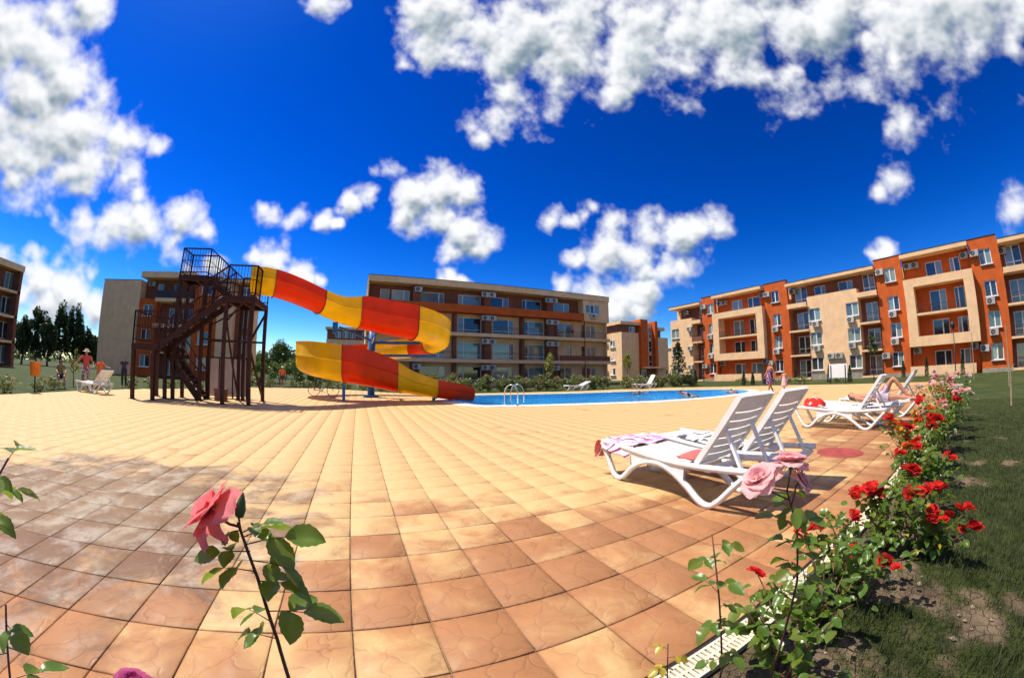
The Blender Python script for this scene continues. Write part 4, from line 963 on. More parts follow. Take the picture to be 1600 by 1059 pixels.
def slat_mesh(w, d):
    mb = MB(); rows = []
    for j in range(9):
        u = j / 8; z = -.016 * math.sin(math.pi * u); rows.append([(u * w, -d / 2, z - .012), (u * w, -d / 2, z + .008), (u * w, d / 2, z + .008), (u * w, d / 2, z - .012)])
    vs = [p for r_ in rows for p in r_]; fs = [(i * 4 + k, i * 4 + (k + 1) % 4, i * 4 + 4 + (k + 1) % 4, i * 4 + 4 + k) for i in range(8) for k in range(4)]
    mb.add(vs, fs); return mb.mesh('slat', m_white)
make_lounger('sun_lounger', 'white plastic sun lounger nearest the pink roses, purple patterned towel on it', None, (2.88, 3.79, 0), 0)
make_lounger('sun_lounger', 'white plastic sun lounger beside it, second from the camera', None, (3.72, 3.76, 0), R(-.6))
make_lounger('sun_lounger', 'white plastic sun lounger with a red bag on its foot end', None, (8.38, 3.74, 0), R(.8))
make_lounger('sun_lounger', 'white sun lounger laid flat under the sunbather', None, (9.3, 3.6, 0), R(-1), 8)
make_lounger('sun_lounger', 'white sun lounger behind the rose hedge, pale towel over its back', None, (10.7, 3.4, 0), 0, 52)
make_lounger('sun_lounger', 'white sun lounger across the pool left of the upright one', None, (15.1, 24.0, 0), R(95), 20)
make_lounger('sun_lounger', 'white sun lounger across the pool with its back raised high', None, (20.6, 22.6, 0), R(75), 58)
make_lounger('sun_lounger', 'white sun lounger with tilted back on the left lawn', None, (-12.9, 15.2, 0), R(70), 40)

def cloth(name, label, cat, P0, nx_, ny_, fn, mat):         # a draped sheet with thickness
    rows = [[fn(i / nx_, j / ny_) for j in range(ny_ + 1)] for i in range(nx_ + 1)]
    mb = MB(); mb.grid(rows); n0 = len(mb.v); mb.grid([[(p[0], p[1], p[2] - .008) for p in r_] for r_ in rows]); f = mb.f; h = len(f) // 2
    f[h:] = [tuple(reversed(q)) for q in f[h:]]
    b = ny_ + 1; ed = [(0, j, 0, j + 1) for j in range(ny_)] + [(nx_, j + 1, nx_, j) for j in range(ny_)] + [(i + 1, 0, i, 0) for i in range(nx_)] + [(i, ny_, i + 1, ny_) for i in range(nx_)]
    for a, c, d, e in ed: f.append((a * b + c, d * b + e, n0 + d * b + e, n0 + a * b + c)[::-1])
    mb.v = [(v[0] - P0[0], v[1] - P0[1], v[2] - P0[2]) for v in mb.v]
    return single(name, mb, mat, label, cat, P0, 0, None, True)
def towel_mat(name, base, ink, ink2, sc=9):
    m, n, l, b = new_mat(name); setp(b, 0.95, 0, 0.1); b.inputs['Sheen Weight'].default_value = .3
    p = n.new('ShaderNodeTexCoord').outputs['Object']
    w = n.new('ShaderNodeTexWave'); w.wave_type = 'BANDS'; w.bands_direction = 'DIAGONAL'; w.inputs['Scale'].default_value = sc * .35; w.inputs['Distortion'].default_value = 9; w.inputs['Detail'].default_value = 0; w.inputs['Detail Scale'].default_value = 1.2
    l.new(p, w.inputs[0]); c = mixc(n, l, ramp(n, l, w.outputs['Fac'], .74, .8), base, ink)
    c = mixc(n, l, ramp(n, l, noise(n, l, p, 4.5, 2), .58, .62), c, ink2)
    l.new(c, b.inputs['Base Color']); bumpn(n, l, b, noise(n, l, p, 160, 2), .4, .004); return m
m_tow1 = towel_mat('towel_purple', (.74, .62, .70), (.2, .02, .12), (.60, .22, .45)); m_tow2 = towel_mat('towel_white', (.78, .78, .78), (.06, .06, .08), (.7, .7, .72), 5)
m_tow3 = towel_mat('towel_teal', (.72, .78, .78), (.1, .3, .33), (.55, .66, .68), 6)
def fold(x, y, s=1): return .012 * mnoise.noise(Vector((x * 7, y * 7, s))) + .007 * mnoise.noise(Vector((x * 19, y * 19, s)))
def tw1(u, v):
    x = 2.84 + u * .72 + .02 * math.sin(v * 9); y = 3.86 - v * .62; l = 3.79 - y; z = rail_z(max(l, 0)) + .045 + fold(x, y) + .02 * math.sin(u * 11 + v * 5) * v
    if l < 0.02: z = .43 - (0.02 - l) * 1.5
    if u < .1: z -= (.1 - u) * 1.2
    return (x, y, z)
cloth('towel', 'crumpled white and purple patterned towel over the foot of the nearest lounger', 'towel', (3.2, 3.5, .44), 22, 18, tw1, m_tow1)
def tw1b(u, v):
    y = 3.83 - v * .02; x = 2.83 + u * .26; z = .43 - v * .2 + .01 * math.sin(u * 9); return (x, 3.83 + .025 * math.sin(u * 7 + v * 3) + v * .02, z)
cloth('cloth', 'coral and blue cloth hanging off the foot of the nearest lounger', 'cloth', (2.95, 3.83, .4), 8, 8, tw1b, towel_mat('cloth_coral', (.75, .13, .07), (.02, .12, .4), (.75, .2, .12), 5))
def tw1c(u, v):
    x = 2.93 + u * .58; y = 3.2 - v * .8; return (x, y, rail_z(3.79 - y) + .035 + fold(x, y, 4) * .8)
cloth('towel', 'plain white towel along the seat of the nearest lounger', 'towel', (3.2, 2.8, .42), 14, 20, tw1c, M('towel_plain', (.74, .73, .72), .95, .06, 5, .4, fine=150))
def tw2(u, v):
    x = 3.75 + u * .62; y = 3.3 - v * .95; return (x, y, rail_z(3.76 - y) + .05 + fold(x, y, 8) + .03 * math.sin(u * 8) * math.sin(v * 7))
cloth('towel', 'white towel with black triangles on the second lounger', 'towel', (4.05, 2.9, .44), 16, 20, tw2, m_tow2)
def cush(u, v):
    x = 2.98 + u * .4; y = 2.62 - v * .24; return (x, y, rail_z(3.79 - y) + .05 + .055 * math.sin(math.pi * u) ** .6 * math.sin(math.pi * v) ** .6)
cloth('cushion', 'coral pink cushion against the back of the nearest lounger', 'cushion', (3.2, 2.5, .45), 10, 8, cush, M('coral_fabric', (.72, .12, .11), .9, .1, 8, .3))
def tw5(u, v):
    b = R(52); q = .84 - v * .75; return (10.72 + u * .64, 3.4 - HINGE - q * math.cos(b) - .035, .41 + q * math.sin(b) + .035 + .012 * math.sin(u * 12 + v * 3))
cloth('towel', 'pale teal and white towel hung over the lounger behind the roses', 'towel', (11, 1.5, .8), 14, 14, tw5, m_tow3)
# red bag
bag = thing('bag', 'red beach bag with pale handles on the foot of the lounger', 'bag', (8.72, 3.36, .435), R(82))
mb = MB(); rows = []
for i in range(9):
    a = i / 8; zz = a * .17; rx = .27 * (1 - .35 * a ** 3); ry = .15 * (1 - .5 * a ** 2)
    rows.append([(rx * math.copysign(abs(math.cos(t)) ** .7, math.cos(t)) * (1 + .05 * math.sin(5 * t + i)), ry * math.copysign(abs(math.sin(t)) ** .7, math.sin(t)), zz + .012 * math.sin(3 * t)) for t in [2 * math.pi * k / 24 for k in range(25)]])
mb.grid(rows); mb.add(rows[-1][:-1], [tuple(range(24))]); part('body', mb, towel_mat('bag_red', (.6, .02, .015), (.5, .015, .01), (.66, .5, .42), 4), bag, True)
for y in (-.07, .07):
    mb = MB(); mb.tube([(-.12 + .24 * k / 10, y, .15 + .05 * math.sin(math.pi * k / 10)) for k in range(11)], .011, 6); part('handle', mb, M('bag_handle', (.6, .5, .4), .7), bag, True)

# ---------------------------------------------------------------- people
m_skin = M('skin', (.50, .25, .16), .55, .08, 6, spec=.3); m_skin2 = M('tanned_skin', (.42, .19, .11), .5, .08, 6, spec=.35)
m_hair = M('dark_hair', (.03, .018, .012), .5, .3, 30); m_hairl = M('fair_hair', (.45, .32, .16), .55, .25, 30)
BASE = dict(pelvis=(0, 0, .96), waist=(0, 0, 1.1), chest=(0, .01, 1.3), neck=(0, .01, 1.47), head=(0, -.005, 1.57), crown=(0, .0, 1.66),
            sho=(.17, .01, 1.40), elb=(.24, .03, 1.13), wri=(.25, -.06, .9), palm=(.25, -.08, .83), hip=(.095, 0, .9), kne=(.105, -.015, .5), ank=(.105, .03, .09), toe=(.115, -.13, .035))
RAD = dict(pelvis=.13, waist=.115, chest=.135, neck=.052, head=.083, crown=.07, sho=.06, elb=.042, wri=.028, palm=.033, hip=.088, kne=.058, ank=.04, toe=.034, f=.0095)
SIDE = ('sho', 'elb', 'wri', 'palm', 'hip', 'kne', 'ank', 'toe')
def person(label, loc, rz=0, pose={}, wear=(), skin=None, hair=None, scale=1.0, rot=None, hat=None, fat=1.0):
    J = {}
    for k, v in BASE.items():
        if k in SIDE: J[k + 'L'] = Vector(v); J[k + 'R'] = Vector((-v[0], v[1], v[2]))
        else: J[k] = Vector(v)
    for k, v in pose.items(): J[k] = Vector(v)
    E = [('pelvis', 'waist'), ('waist', 'chest'), ('chest', 'neck'), ('neck', 'head'), ('head', 'crown')]
    for s in 'LR':
        E += [('chest', 'sho' + s), ('sho' + s, 'elb' + s), ('elb' + s, 'wri' + s), ('wri' + s, 'palm' + s), ('pelvis', 'hip' + s), ('hip' + s, 'kne' + s), ('kne' + s, 'ank' + s), ('ank' + s, 'toe' + s)]
        d = (J['palm' + s] - J['wri' + s]).normalized(); f = Vector((0, -1, 0)); side = d.cross(f); side = side.normalized() if side.length > .1 else Vector((1, 0, 0)); nrm = side.cross(d)
        for k, (o, L_) in enumerate(((-.03, .075), (-.01, .085), (.01, .08), (.03, .062))):
            a = 'f%d%s' % (k, s); J[a] = J['palm' + s] + side.cross(d) * o * 0 + nrm * o + d * .025; J[a + 't'] = J[a] + d * L_ * .8 + side * .02; E += [('palm' + s, a), (a, a + 't')]
        a = 'th' + s; J[a] = J['wri' + s] + d * .03 - nrm * .035; E.append(('wri' + s, a))
    # nose
    fdir = Vector((0, -1, 0)) if 'face' not in pose else Vector(pose['face']); J.pop('face', None)
    J['nose'] = J['head'] + fdir * .098 + (J['crown'] - J['head']) * -.1; E.append(('head', 'nose'))
    names = list(J); ix = {k: i for i, k in enumerate(names)}
    me = bpy.data.meshes.new('person'); me.from_pydata([J[k] for k in names], [(ix[a], ix[b]) for a, b in E], [])
    o = bpy.data.objects.new('person_tmp', me); COL.objects.link(o)
    sk = o.modifiers.new('skin', 'SKIN'); o.modifiers.new('sub', 'SUBSURF').levels = 1
    sv = me.skin_vertices[0].data
    for k in names:
        b = k.rstrip('LR') if k[:-1] in RAD else k
        r = RAD.get(b, .018 if k.startswith('th') else (.014 if k == 'nose' else .0095))
        if b in ('pelvis', 'waist', 'chest', 'hip', 'kne', 'elb'): r *= fat
        sv[ix[k]].radius = (r * (1.12 if b in ('pelvis', 'waist', 'chest') else 1), r * (.82 if b in ('pelvis', 'waist', 'chest') else 1)); sv[ix[k]].use_root = (k == 'pelvis')
    dg = bpy.context.evaluated_depsgraph_get(); bm_ = bpy.data.meshes.new_from_object(o.evaluated_get(dg)); bpy.data.objects.remove(o)
    bm_.name = 'person'; bm_.materials.clear(); bm_.materials.append(skin or m_skin); bm_.polygons.foreach_set('use_smooth', [True] * len(bm_.polygons))
    root = tag(obj('person', bm_, None, loc, rot or (0, 0, rz), (scale,) * 3), label, 'person')
    V = np.array([v.co for v in bm_.vertices]); N_ = np.array([v.normal for v in bm_.vertices]); Fs = [tuple(p.vertices) for p in bm_.polygons]
    C = np.array([V[list(f)].mean(0) for f in Fs]); best = np.full(len(C), 9e9); own = np.zeros(len(C), int); par = np.zeros(len(C))
    for i, (a, b) in enumerate(E):
        A, B_ = np.array(J[a]), np.array(J[b]); d = B_ - A; t = np.clip(((C - A) @ d) / (d @ d + 1e-9), 0, 1); q = np.linalg.norm(C - A - t[:, None] * d, axis=1)
        m_ = q < best; best[m_] = q[m_]; own[m_] = i; par[m_] = t[m_]
    def garment(nm, bones, mat, off=.012):
        sel = [f for f, w, t in zip(Fs, own, par) if any((E[w][0].startswith(a) and E[w][1].startswith(b) and lo <= t <= hi) for a, b, lo, hi in bones)]
        if not sel: return
        used = sorted({i for f in sel for i in f}); mp = {u: k for k, u in enumerate(used)}
        mb = MB(); mb.v = [tuple(V[u] + N_[u] * off) for u in used]; mb.f = [tuple(mp[i] for i in f) for f in sel]; part(nm, mb, mat, root, True)
    SETS = dict(shirt=[('waist', 'chest', 0, 1), ('pelvis', 'waist', .2, 1), ('chest', 'sho', 0, 1), ('chest', 'neck', 0, .35), ('sho', 'elb', 0, .55)], tank=[('waist', 'chest', 0, 1), ('pelvis', 'waist', .2, 1), ('chest', 'neck', 0, .3)],
                shorts=[('pelvis', 'hip', 0, 1), ('pelvis', 'waist', 0, .35), ('hip', 'kne', 0, .6)], trousers=[('pelvis', 'hip', 0, 1), ('pelvis', 'waist', 0, .35), ('hip', 'kne', 0, 1), ('kne', 'ank', 0, .9)],
                bikini=[('pelvis', 'hip', 0, 1), ('pelvis', 'waist', 0, .2)])
    for nm, mat in wear:
        if nm == 'skirt':
            mb = MB(); mb.lathe([(.13, 1.12), (.17, .98), (.2, .8), (.235, .58), (.25, .5), (.244, .5), (.16, .95)], 18)
            mb.v = [(x * (1 + .06 * math.sin(7 * math.atan2(y, x))), y * (1 + .06 * math.sin(7 * math.atan2(y, x))), z) for x, y, z in mb.v]; part('skirt', mb, mat, root, True)
        else: garment(nm, SETS[nm], mat, .02 if nm == 'shorts' else .013)
    hd = Vector(J['head']); updir = (Vector(J['crown']) - hd).normalized()
    sel = [i for i, (f, w) in enumerate(zip(Fs, own)) if E[w] in (('head', 'crown'), ('neck', 'head'), ('head', 'nose')) and ((Vector(C[i]) - hd).dot(updir) > .02 or ((Vector(C[i]) - hd).dot(fdir) < -.01 and (Vector(C[i]) - hd).dot(updir) > -.07)) and not ((Vector(C[i]) - hd).dot(fdir) > .045 and (Vector(C[i]) - hd).dot(updir) < .06)]
    used = sorted({j for i in sel for j in Fs[i]}); mp = {u: k for k, u in enumerate(used)}
    if sel:
        mb = MB(); mb.v = [tuple(V[u] + N_[u] * .014) for u in used]; mb.f = [tuple(mp[j] for j in Fs[i]) for i in sel]; part('hair', mb, hair or m_hair, root, True)
    sd = fdir.cross(updir).normalized()
    for s in (-1, 1):
        c = hd + fdir * .076 + updir * .02 + sd * .03 * s; mb = MB(); mb.lathe([(0, -.009), (.008, -.004), (.009, .002), (.004, .008), (0, .009)], 6, tuple(c)); part('eye', mb, m_hair, root)
    if hat:
        mb = MB(); c = hd + updir * .05; mb.lathe([(.2, -.012), (.16, .0), (.1, .01), (.098, .06), (.07, .1), (0, .11)], 16, tuple(c)); part('hat', mb, hat, root, True)
    return root
def cm(name, col, col2=None):
    if col2: return towel_mat(name, col, col2, tuple((a + b) / 2 for a, b in zip(col, col2)), 6)
    return M(name, col, .9, .12, 8, .2)
walk = dict(kneL=(.1, -.16, .52), ankL=(.1, -.2, .1), toeL=(.11, -.36, .05), kneR=(-.1, .05, .5), ankR=(-.1, .3, .14), toeR=(-.11, .2, .035), elbL=(.23, .1, 1.15), wriL=(.24, .06, .92), palmL=(.24, .05, .85), elbR=(-.23, -.02, 1.13), wriR=(-.24, -.2, .95), palmR=(-.24, -.25, .89))
m_floral = cm('floral_dress', (.02, .02, .03), (.45, .2, .4)); m_pinkd = cm('pale_pink_dress', (.7, .4, .4))
person('woman in a dark floral dress walking by the pool corner', (19.25, 10.0, .0), R(-110), walk, (('tank', m_floral), ('skirt', m_floral)), m_skin2, m_hairl)
person('child in a pale pink dress walking beside the woman', (20.0, 9.5, .0), R(-100), {**walk, 'elbR': (-.3, -.06, 1.2), 'wriR': (-.38, -.1, 1.05), 'palmR': (-.42, -.1, 1.0)}, (('tank', m_pinkd), ('skirt', m_pinkd)), m_skin, m_hairl, .72)
bagw = thing('handbag', 'dark bag hanging at the side of the walking woman', 'bag', (19.1, 10.32, .52)); part('body', MB().poly([(-.15, -.05), (.15, -.05), (.13, .05), (-.13, .05)], 0, .26), cm('bag_dark', (.03, .05, .08)), bagw)
mb = MB(); mb.tube([(-.1 + .2 * k / 8, 0, .26 + .22 * math.sin(math.pi * k / 8)) for k in range(9)], .01, 6); part('handle', mb, m_hair, bagw, True)
# sunbather lying on his back, one knee up
def lay(p): return (p[0], -(p[2]), p[1])
lying = {}
for k, v in BASE.items():
    for s, sg in (('L', 1), ('R', -1)) if k in SIDE else (('', 1),): lying[k + s] = (v[0] * sg, (v[2] - .96), -v[1] + .0)
lying.update(kneL=(.11, -.34, .40), ankL=(.11, -.62, .06), toeL=(.11, -.78, .03), wriL=(.3, .0, -.02), palmL=(.3, -.07, -.03), elbR=(-.3, .3, -.02), wriR=(-.3, .08, -.02), palmR=(-.3, .0, -.03), toeR=(-.11, -.92, .12), toe=(0, 0, 0), face=(0, 0, 1))
lying.pop('toe')
lying['crown'] = (0, .70, .02); lying['head'] = (0, .61, .02)
m_plaid = cm('plaid_shorts', (.5, .42, .5), (.35, .02, .06))
person('sunbather in plaid shorts lying on the lounger with a knee raised', (9.64, 2.1, .56), 0, lying, (('shorts', m_plaid),), m_skin2, m_hair, 1.05)
# people by the left lawn
m_redc = cm('red_shirt', (.62, .08, .06)); m_orc = cm('orange_shirt', (.8, .13, .02)); m_den = cm('dark_shorts', (.05, .05, .08)); m_pat = cm('patterned_trousers', (.3, .1, .12), (.6, .5, .5))
m_straw = M('straw_hat', (.62, .52, .38), .9, .1, 12)
arms = dict(elbL=(.32, -.02, 1.17), wriL=(.36, -.2, 1.0), palmL=(.35, -.26, .97), elbR=(-.36, .0, 1.2), wriR=(-.52, -.12, 1.02), palmR=(-.57, -.14, .97), kneL=(.14, -.12, .52), kneR=(-.14, .02, .5))
person('person in a red shirt and sun hat with arms held out, left lawn edge', (-13.35, 16.5, -.01), R(35), arms, (('shirt', m_redc), ('trousers', m_pat)), m_skin2, m_hairl, 1.05, hat=m_straw)
person('child in an orange shirt standing next to the red shirted person', (-13.0, 17.2, -.01), R(70), dict(elbL=(.3, -.12, 1.22), wriL=(.36, -.32, 1.2), palmL=(.37, -.38, 1.2)), (('shirt', m_orc), ('shorts', m_orc)), m_skin, m_hair, .86)
person('person in dark clothes standing left of the stair tower', (-13.3, 19.8, -.01), R(20), {}, (('shirt', m_den), ('trousers', cm('black_trousers', (.03, .035, .04)))), m_skin, m_hair, .98)
sit = dict(pelvis=(0, .1, .55), waist=(0, .12, .7), chest=(0, .08, .92), neck=(0, .05, 1.08), head=(0, .02, 1.18), crown=(0, .02, 1.27), shoL=(.17, .07, 1.02), shoR=(-.17, .07, 1.02), elbL=(.24, -.06, .8), elbR=(-.24, -.06, .8), wriL=(.2, -.26, .72), wriR=(-.2, -.26, .72), palmL=(.18, -.33, .7), palmR=(-.18, -.33, .7),
           hipL=(.1, .06, .52), hipR=(-.1, .06, .52), kneL=(.14, -.36, .55), kneR=(-.14, -.36, .55), ankL=(.13, -.4, .12), ankR=(-.13, -.4, .12), toeL=(.14, -.56, .05), toeR=(-.14, -.56, .05))
person('person in an olive top sitting behind the tilted lounger', (-14.6, 16.1, -.02), R(50), sit, (('shirt', cm('olive_top', (.22, .2, .08))), ('shorts', m_den)), m_skin2, m_hair)
mb = MB(); mb.box(-.28, .28, -.12, .3, .38, .43)
bn = thing('stool', 'small pale bench under the sitting person in olive', 'stool', (-14.6, 16.1, -.03), R(50)); part('seat', mb, m_white, bn)
for x, y in ((-.24, -.08), (.24, -.08), (-.24, .26), (.24, .26)): part('leg', MB().box(x - .02, x + .02, y - .02, y + .02, 0, .38), m_white, bn)
person('person in an orange top in front of the hedge beside the tower', (-6.0, 29.6, -.01), R(20), {}, (('shirt', m_orc), ('shorts', m_den)), m_skin, m_hair, .95, hat=m_straw)
person('person in pink standing on the balcony above the white table', (25.3, 39.3, 5.81), 0, {}, (('shirt', cm('pink_top', (.6, .2, .25))), ('shorts', m_den)), m_skin, m_hair)
tb = thing('balcony_table', 'small white table on the upper balcony across the pool', 'table', (23.9, 39.2, 5.81)); mb = MB(); mb.lathe([(0, .72), (.42, .72), (.42, .75), (0, .75)], 20); part('top', mb, m_white, tb)
for k in range(4): a = k * math.pi / 2 + .7; part('leg', MB().bar((.1 * math.cos(a), .1 * math.sin(a), .72), (.32 * math.cos(a), .32 * math.sin(a), 0), .035), m_white, tb)
# swimmers: only heads, backs and arms break the surface
swim = {}
for k, v in BASE.items():
    for s, sg in (('L', 1), ('R', -1)) if k in SIDE else (('', 1),): swim[k + s] = (v[0] * sg, (v[2] - 1.3) * .97, -.06 + (v[2] - 1.3) * .16)
swim.update(neck=(0, .17, .0), head=(0, .26, .07), crown=(0, .31, .15), face=(0, .9, .2), elbL=(.42, .1, -.04), wriL=(.5, .3, -.02), palmL=(.5, .38, -.02), elbR=(-.4, .05, -.03), wriR=(-.55, .22, .0), palmR=(-.58, .3, .0))
for lab, loc, a, h, sk in [('swimmer with wet dark hair nearest the near pool edge', (16.9, 13.7, -.03), 70, m_hair, m_skin), ('swimmer behind the nearest swimmer in the pool', (19.4, 16.4, -.03), 20, m_hair, m_skin2), ('swimmer at the far right end of the pool', (21.4, 13.9, -.03), -40, m_hair, m_skin2), ('swimmer close to the far edge of the pool', (17.4, 18.8, -.03), 160, m_hair, m_skin2)]:
    person(lab, loc, R(a), swim, (('bikini', m_den),), sk, h)

# ---------------------------------------------------------------- small things round the pool
ld = thing('pool_ladder', 'polished steel pool ladder on the near pool edge', 'ladder', (6.15, 14.2, .03), R(38))
for x in (-.27, .27):
    mb = MB(); pts = [(x, -.42, 0), (x, -.42, .5)] + [(x, -.42 + .31 * (1 - math.cos(R(a))), .5 + .31 * math.sin(R(a)) * 1.1) for a in range(20, 181, 20)] + [(x, .2, .1), (x, .2, -1.0)]
    mb.tube(pts, .022, 8); part('rail', mb, m_chrome, ld, True)
    mb = MB(); mb.lathe([(.055, 0), (.05, .02), (.022, .025)], 10, (x, -.42, 0)); part('base_ring', mb, m_chrome, ld)
for zz in (-.25, -.5, -.75): part('step', MB().box(-.27, .27, .15, .25, zz - .015, zz + .015), m_chrome, ld)
def bicycle(label, loc, rz):
    b = thing('bicycle', label, 'bicycle', loc, rz); mt = M('bike_frame_paint', (.05, .05, .06), .35, .2); mr = M('bike_tyre', (.02, .02, .02), .8)
    for x in (-.53, .53):
        ty = MB(); ty.tube([(x + .33 * math.cos(a), 0, .34 + .33 * math.sin(a)) for a in [2 * math.pi * k / 28 for k in range(29)]], .017, 6, False); w = part('wheel', ty, mr, b, True)
        for k in range(8): a = math.pi * k / 8; part('spoke', MB().bar((x - .32 * math.cos(a), 0, .34 - .32 * math.sin(a)), (x + .32 * math.cos(a), 0, .34 + .32 * math.sin(a)), .004), m_chrome, w)
    mb = MB()
    for p, q in [((-.53, 0, .34), (-.12, 0, .3)), ((-.12, 0, .3), (-.25, 0, .85)), ((-.53, 0, .34), (-.23, 0, .78)), ((-.12, 0, .3), (.36, 0, .72)), ((-.23, 0, .78), (.34, 0, .82)), ((.53, 0, .34), (.34, 0, .9)), ((.34, 0, .9), (.3, 0, 1.0))]: mb.tube([p, q], .018, 7)
    part('frame', mb, mt, b, True); mb = MB(); mb.tube([(.22, -.28, 1.0), (.3, -.15, 1.02), (.3, .15, 1.02), (.22, .28, 1.0)], .014, 6); part('handlebar', mb, m_chrome, b, True)
    part('saddle', MB().poly([(-.4, -.07), (-.36, -.08), (-.12, -.02), (-.12, .02), (-.36, .08), (-.4, .07)], .86, .91), mr, b)
    mb = MB(); mb.cyl((-.12, -.05, .3), (-.12, .05, .3), .09, 14); part('crank', mb, m_chrome, b)
    for s in (-1, 1): part('pedal', MB().box(-.12 + s * .12, -.12 + s * .12 + .09, s * .06, s * .06 + s * .08, .3 - s * .1, .32 - s * .1), mr, b)
bicycle('dark bicycle standing under the yellow turn of the slide', (-1.9, 20.3, 0), R(-12))
bi = thing('litter_bin', 'orange litter bin on a post at the left deck edge', 'bin', (-13.1, 12.9, -.03)); m_bin = M('bin_orange', (.62, .17, .01), .5, .2, 5, dirt=.3)
mb = MB(); mb.lathe([(.17, .62), (.2, .66), (.235, 1.12), (.25, 1.14), (.225, 1.14), (.19, .7), (0, .68)], 18); part('bucket', mb, m_bin, bi, True); mb = MB(); mb.cyl((0, 0, 0), (0, 0, .66), .03, 8); part('post', mb, m_rail, bi)
sg = thing('notice_board', 'blank white notice board on legs in front of the right block', 'sign', (31.0, 9.9, -.03), R(-90)); part('board', MB().box(-.75, .75, -.02, .02, .45, 1.5), m_white, sg)
for x in (-.6, .6): part('leg', MB().box(x - .03, x + .03, -.06, -.021, 0, 1.4), m_rail, sg)
lp = thing('street_lamp', 'dark garden lamp post on the right lawn', 'lamp post', (37.0, 1.2, -.03)); mb = MB(); mb.tube([(0, 0, 0), (0, 0, .5), (0, 0, 3.6)], [.07, .045, .035], 8); part('pole', mb, m_rail, lp, True)
mb = MB(); mb.lathe([(.04, 3.6), (.16, 3.7), (.2, 3.95), (.12, 4.15), (0, 4.2)], 12); part('lantern', mb, m_rail, lp, True)

# ---------------------------------------------------------------- trees and shrubs
def leaf_quads(C, size, seed, flat=.35):
    rs = np.random.RandomState(seed); n_ = len(C); C = np.asarray(C)
    d = rs.normal(size=(n_, 3)); d[:, 2] *= .7; d /= np.linalg.norm(d, axis=1)[:, None]
    u = np.cross(d, rs.normal(size=(n_, 3))); u /= np.linalg.norm(u, axis=1)[:, None] + 1e-9; w = np.cross(d, u)
    s = size * rs.uniform(.6, 1.3, n_)[:, None]
    a = C - d * s; b = C + u * s * .42 + w * s * .08; c = C + d * s; e = C - u * s * .42 + w * s * .08
    V = np.stack([a, b, c, e], 1).reshape(-1, 3); return V, np.arange(4 * n_).reshape(-1, 4)
m_bark = M('bark', (.10, .07, .045), .9, .3, 8, .6); m_cane = M('rose_cane', (.10, .035, .025), .6, .3, 20)
m_dkleaf = leaf_mat('poplar_leaf', (.016, .036, .01), (.05, .085, .02)); m_gleaf = leaf_mat('tree_leaf', (.03, .07, .012), (.09, .15, .03))
m_yleaf = leaf_mat('young_leaf', (.16, .19, .02), (.36, .33, .04)); m_vine = leaf_mat('vine_leaf', (.05, .11, .015), (.17, .26, .04)); m_con = leaf_mat('conifer_needle', (.015, .035, .012), (.05, .085, .03))
m_shr = leaf_mat('shrub_leaf', (.09, .14, .03), (.28, .31, .09))
def crown_points(n_, cz, rx, rz, clumps, seed, sq=.34):
    rs = np.random.RandomState(seed); k = rs.normal(size=(clumps, 3)); k /= np.linalg.norm(k, axis=1)[:, None]; k *= rs.uniform(.25, 1, clumps)[:, None] ** .5 * .82
    i = rs.randint(0, clumps, n_); r = rs.uniform(.55, 1.15, clumps)[i][:, None]
    d = rs.normal(size=(n_, 3)); d /= np.linalg.norm(d, axis=1)[:, None]; d *= rs.uniform(.2, 1, n_)[:, None] ** .4 * sq * r
    p = (k[i] + d) * np.array([rx, rx, rz]); p[:, 2] += cz; return p
def tree(name, label, loc, h, rx, trunk, n_, leaf, mat, seed, clumps=40, group=None, cat='tree', tr=.12, sq=.34, shape=None):
    t = thing(name, label, cat, loc, 0, group); rs = random.Random(seed); mb = MB()
    lean = (rs.uniform(-.2, .2), rs.uniform(-.2, .2)); top = (lean[0], lean[1], trunk + (h - trunk) * .75)
    mb.tube([(0, 0, -.05), (lean[0] * .4, lean[1] * .4, trunk * .6), (lean[0] * .6, lean[1] * .6, trunk), top], [tr * 1.3, tr, tr * .8, tr * .15], 8)
    for k in range(7):
        a = rs.uniform(0, 6.28); z0 = trunk * rs.uniform(.7, 1.2); L_ = rx * rs.uniform(.5, .85)
        mb.tube([(lean[0] * .6, lean[1] * .6, z0), (L_ * .5 * math.cos(a), L_ * .5 * math.sin(a), z0 + L_ * .45), (L_ * math.cos(a), L_ * math.sin(a), z0 + L_ * .9)], [tr * .45, tr * .28, tr * .1], 5)
    part('trunk', mb, m_bark, t, True)
    P_ = crown_points(n_, (h + trunk * .8) / 2, rx, (h - trunk * .8) / 2, clumps, seed, sq)
    if shape: P_ = shape(P_)
    V, F_ = leaf_quads(P_, leaf, seed); o = obj('crown', np_mesh('crown', V, F_, mat), t); return t
def polar(a, d, z=-.03): return (d * math.sin(R(a)), d * math.cos(R(a)), z)
for i, (a, d, h, rx, lab) in enumerate([(-47.2, 78, 8.0, 2.0, 'leftmost dark poplar beside the shaded block'), (-45.4, 82, 10.2, 2.6, 'dark poplar, second from the shaded block'), (-44.0, 76, 8.4, 1.9, 'low dark tree between the taller poplars'),
                                        (-42.4, 80, 11.4, 2.5, 'tallest dark poplar between the two left blocks'), (-40.8, 78, 11.2, 2.2, 'dark poplar right next to the tallest one'), (-39.0, 80, 7.2, 2.6, 'round dark tree beside the tan blank wall'), (-37.6, 84, 6.0, 2.4, 'low dark tree against the tan blank wall')]):
    tree('poplar_tree', lab, polar(a, d), h * .94, rx * .85, 1.2, 4600, .26, m_dkleaf, 20 + i, 60, tr=.16, sq=.28)
tree('broadleaf_tree', 'round green tree on the horizon right of the stair tower', polar(-11.9, 66), 6.4, 2.7, 1.2, 5200, .2, m_gleaf, 40, 60)
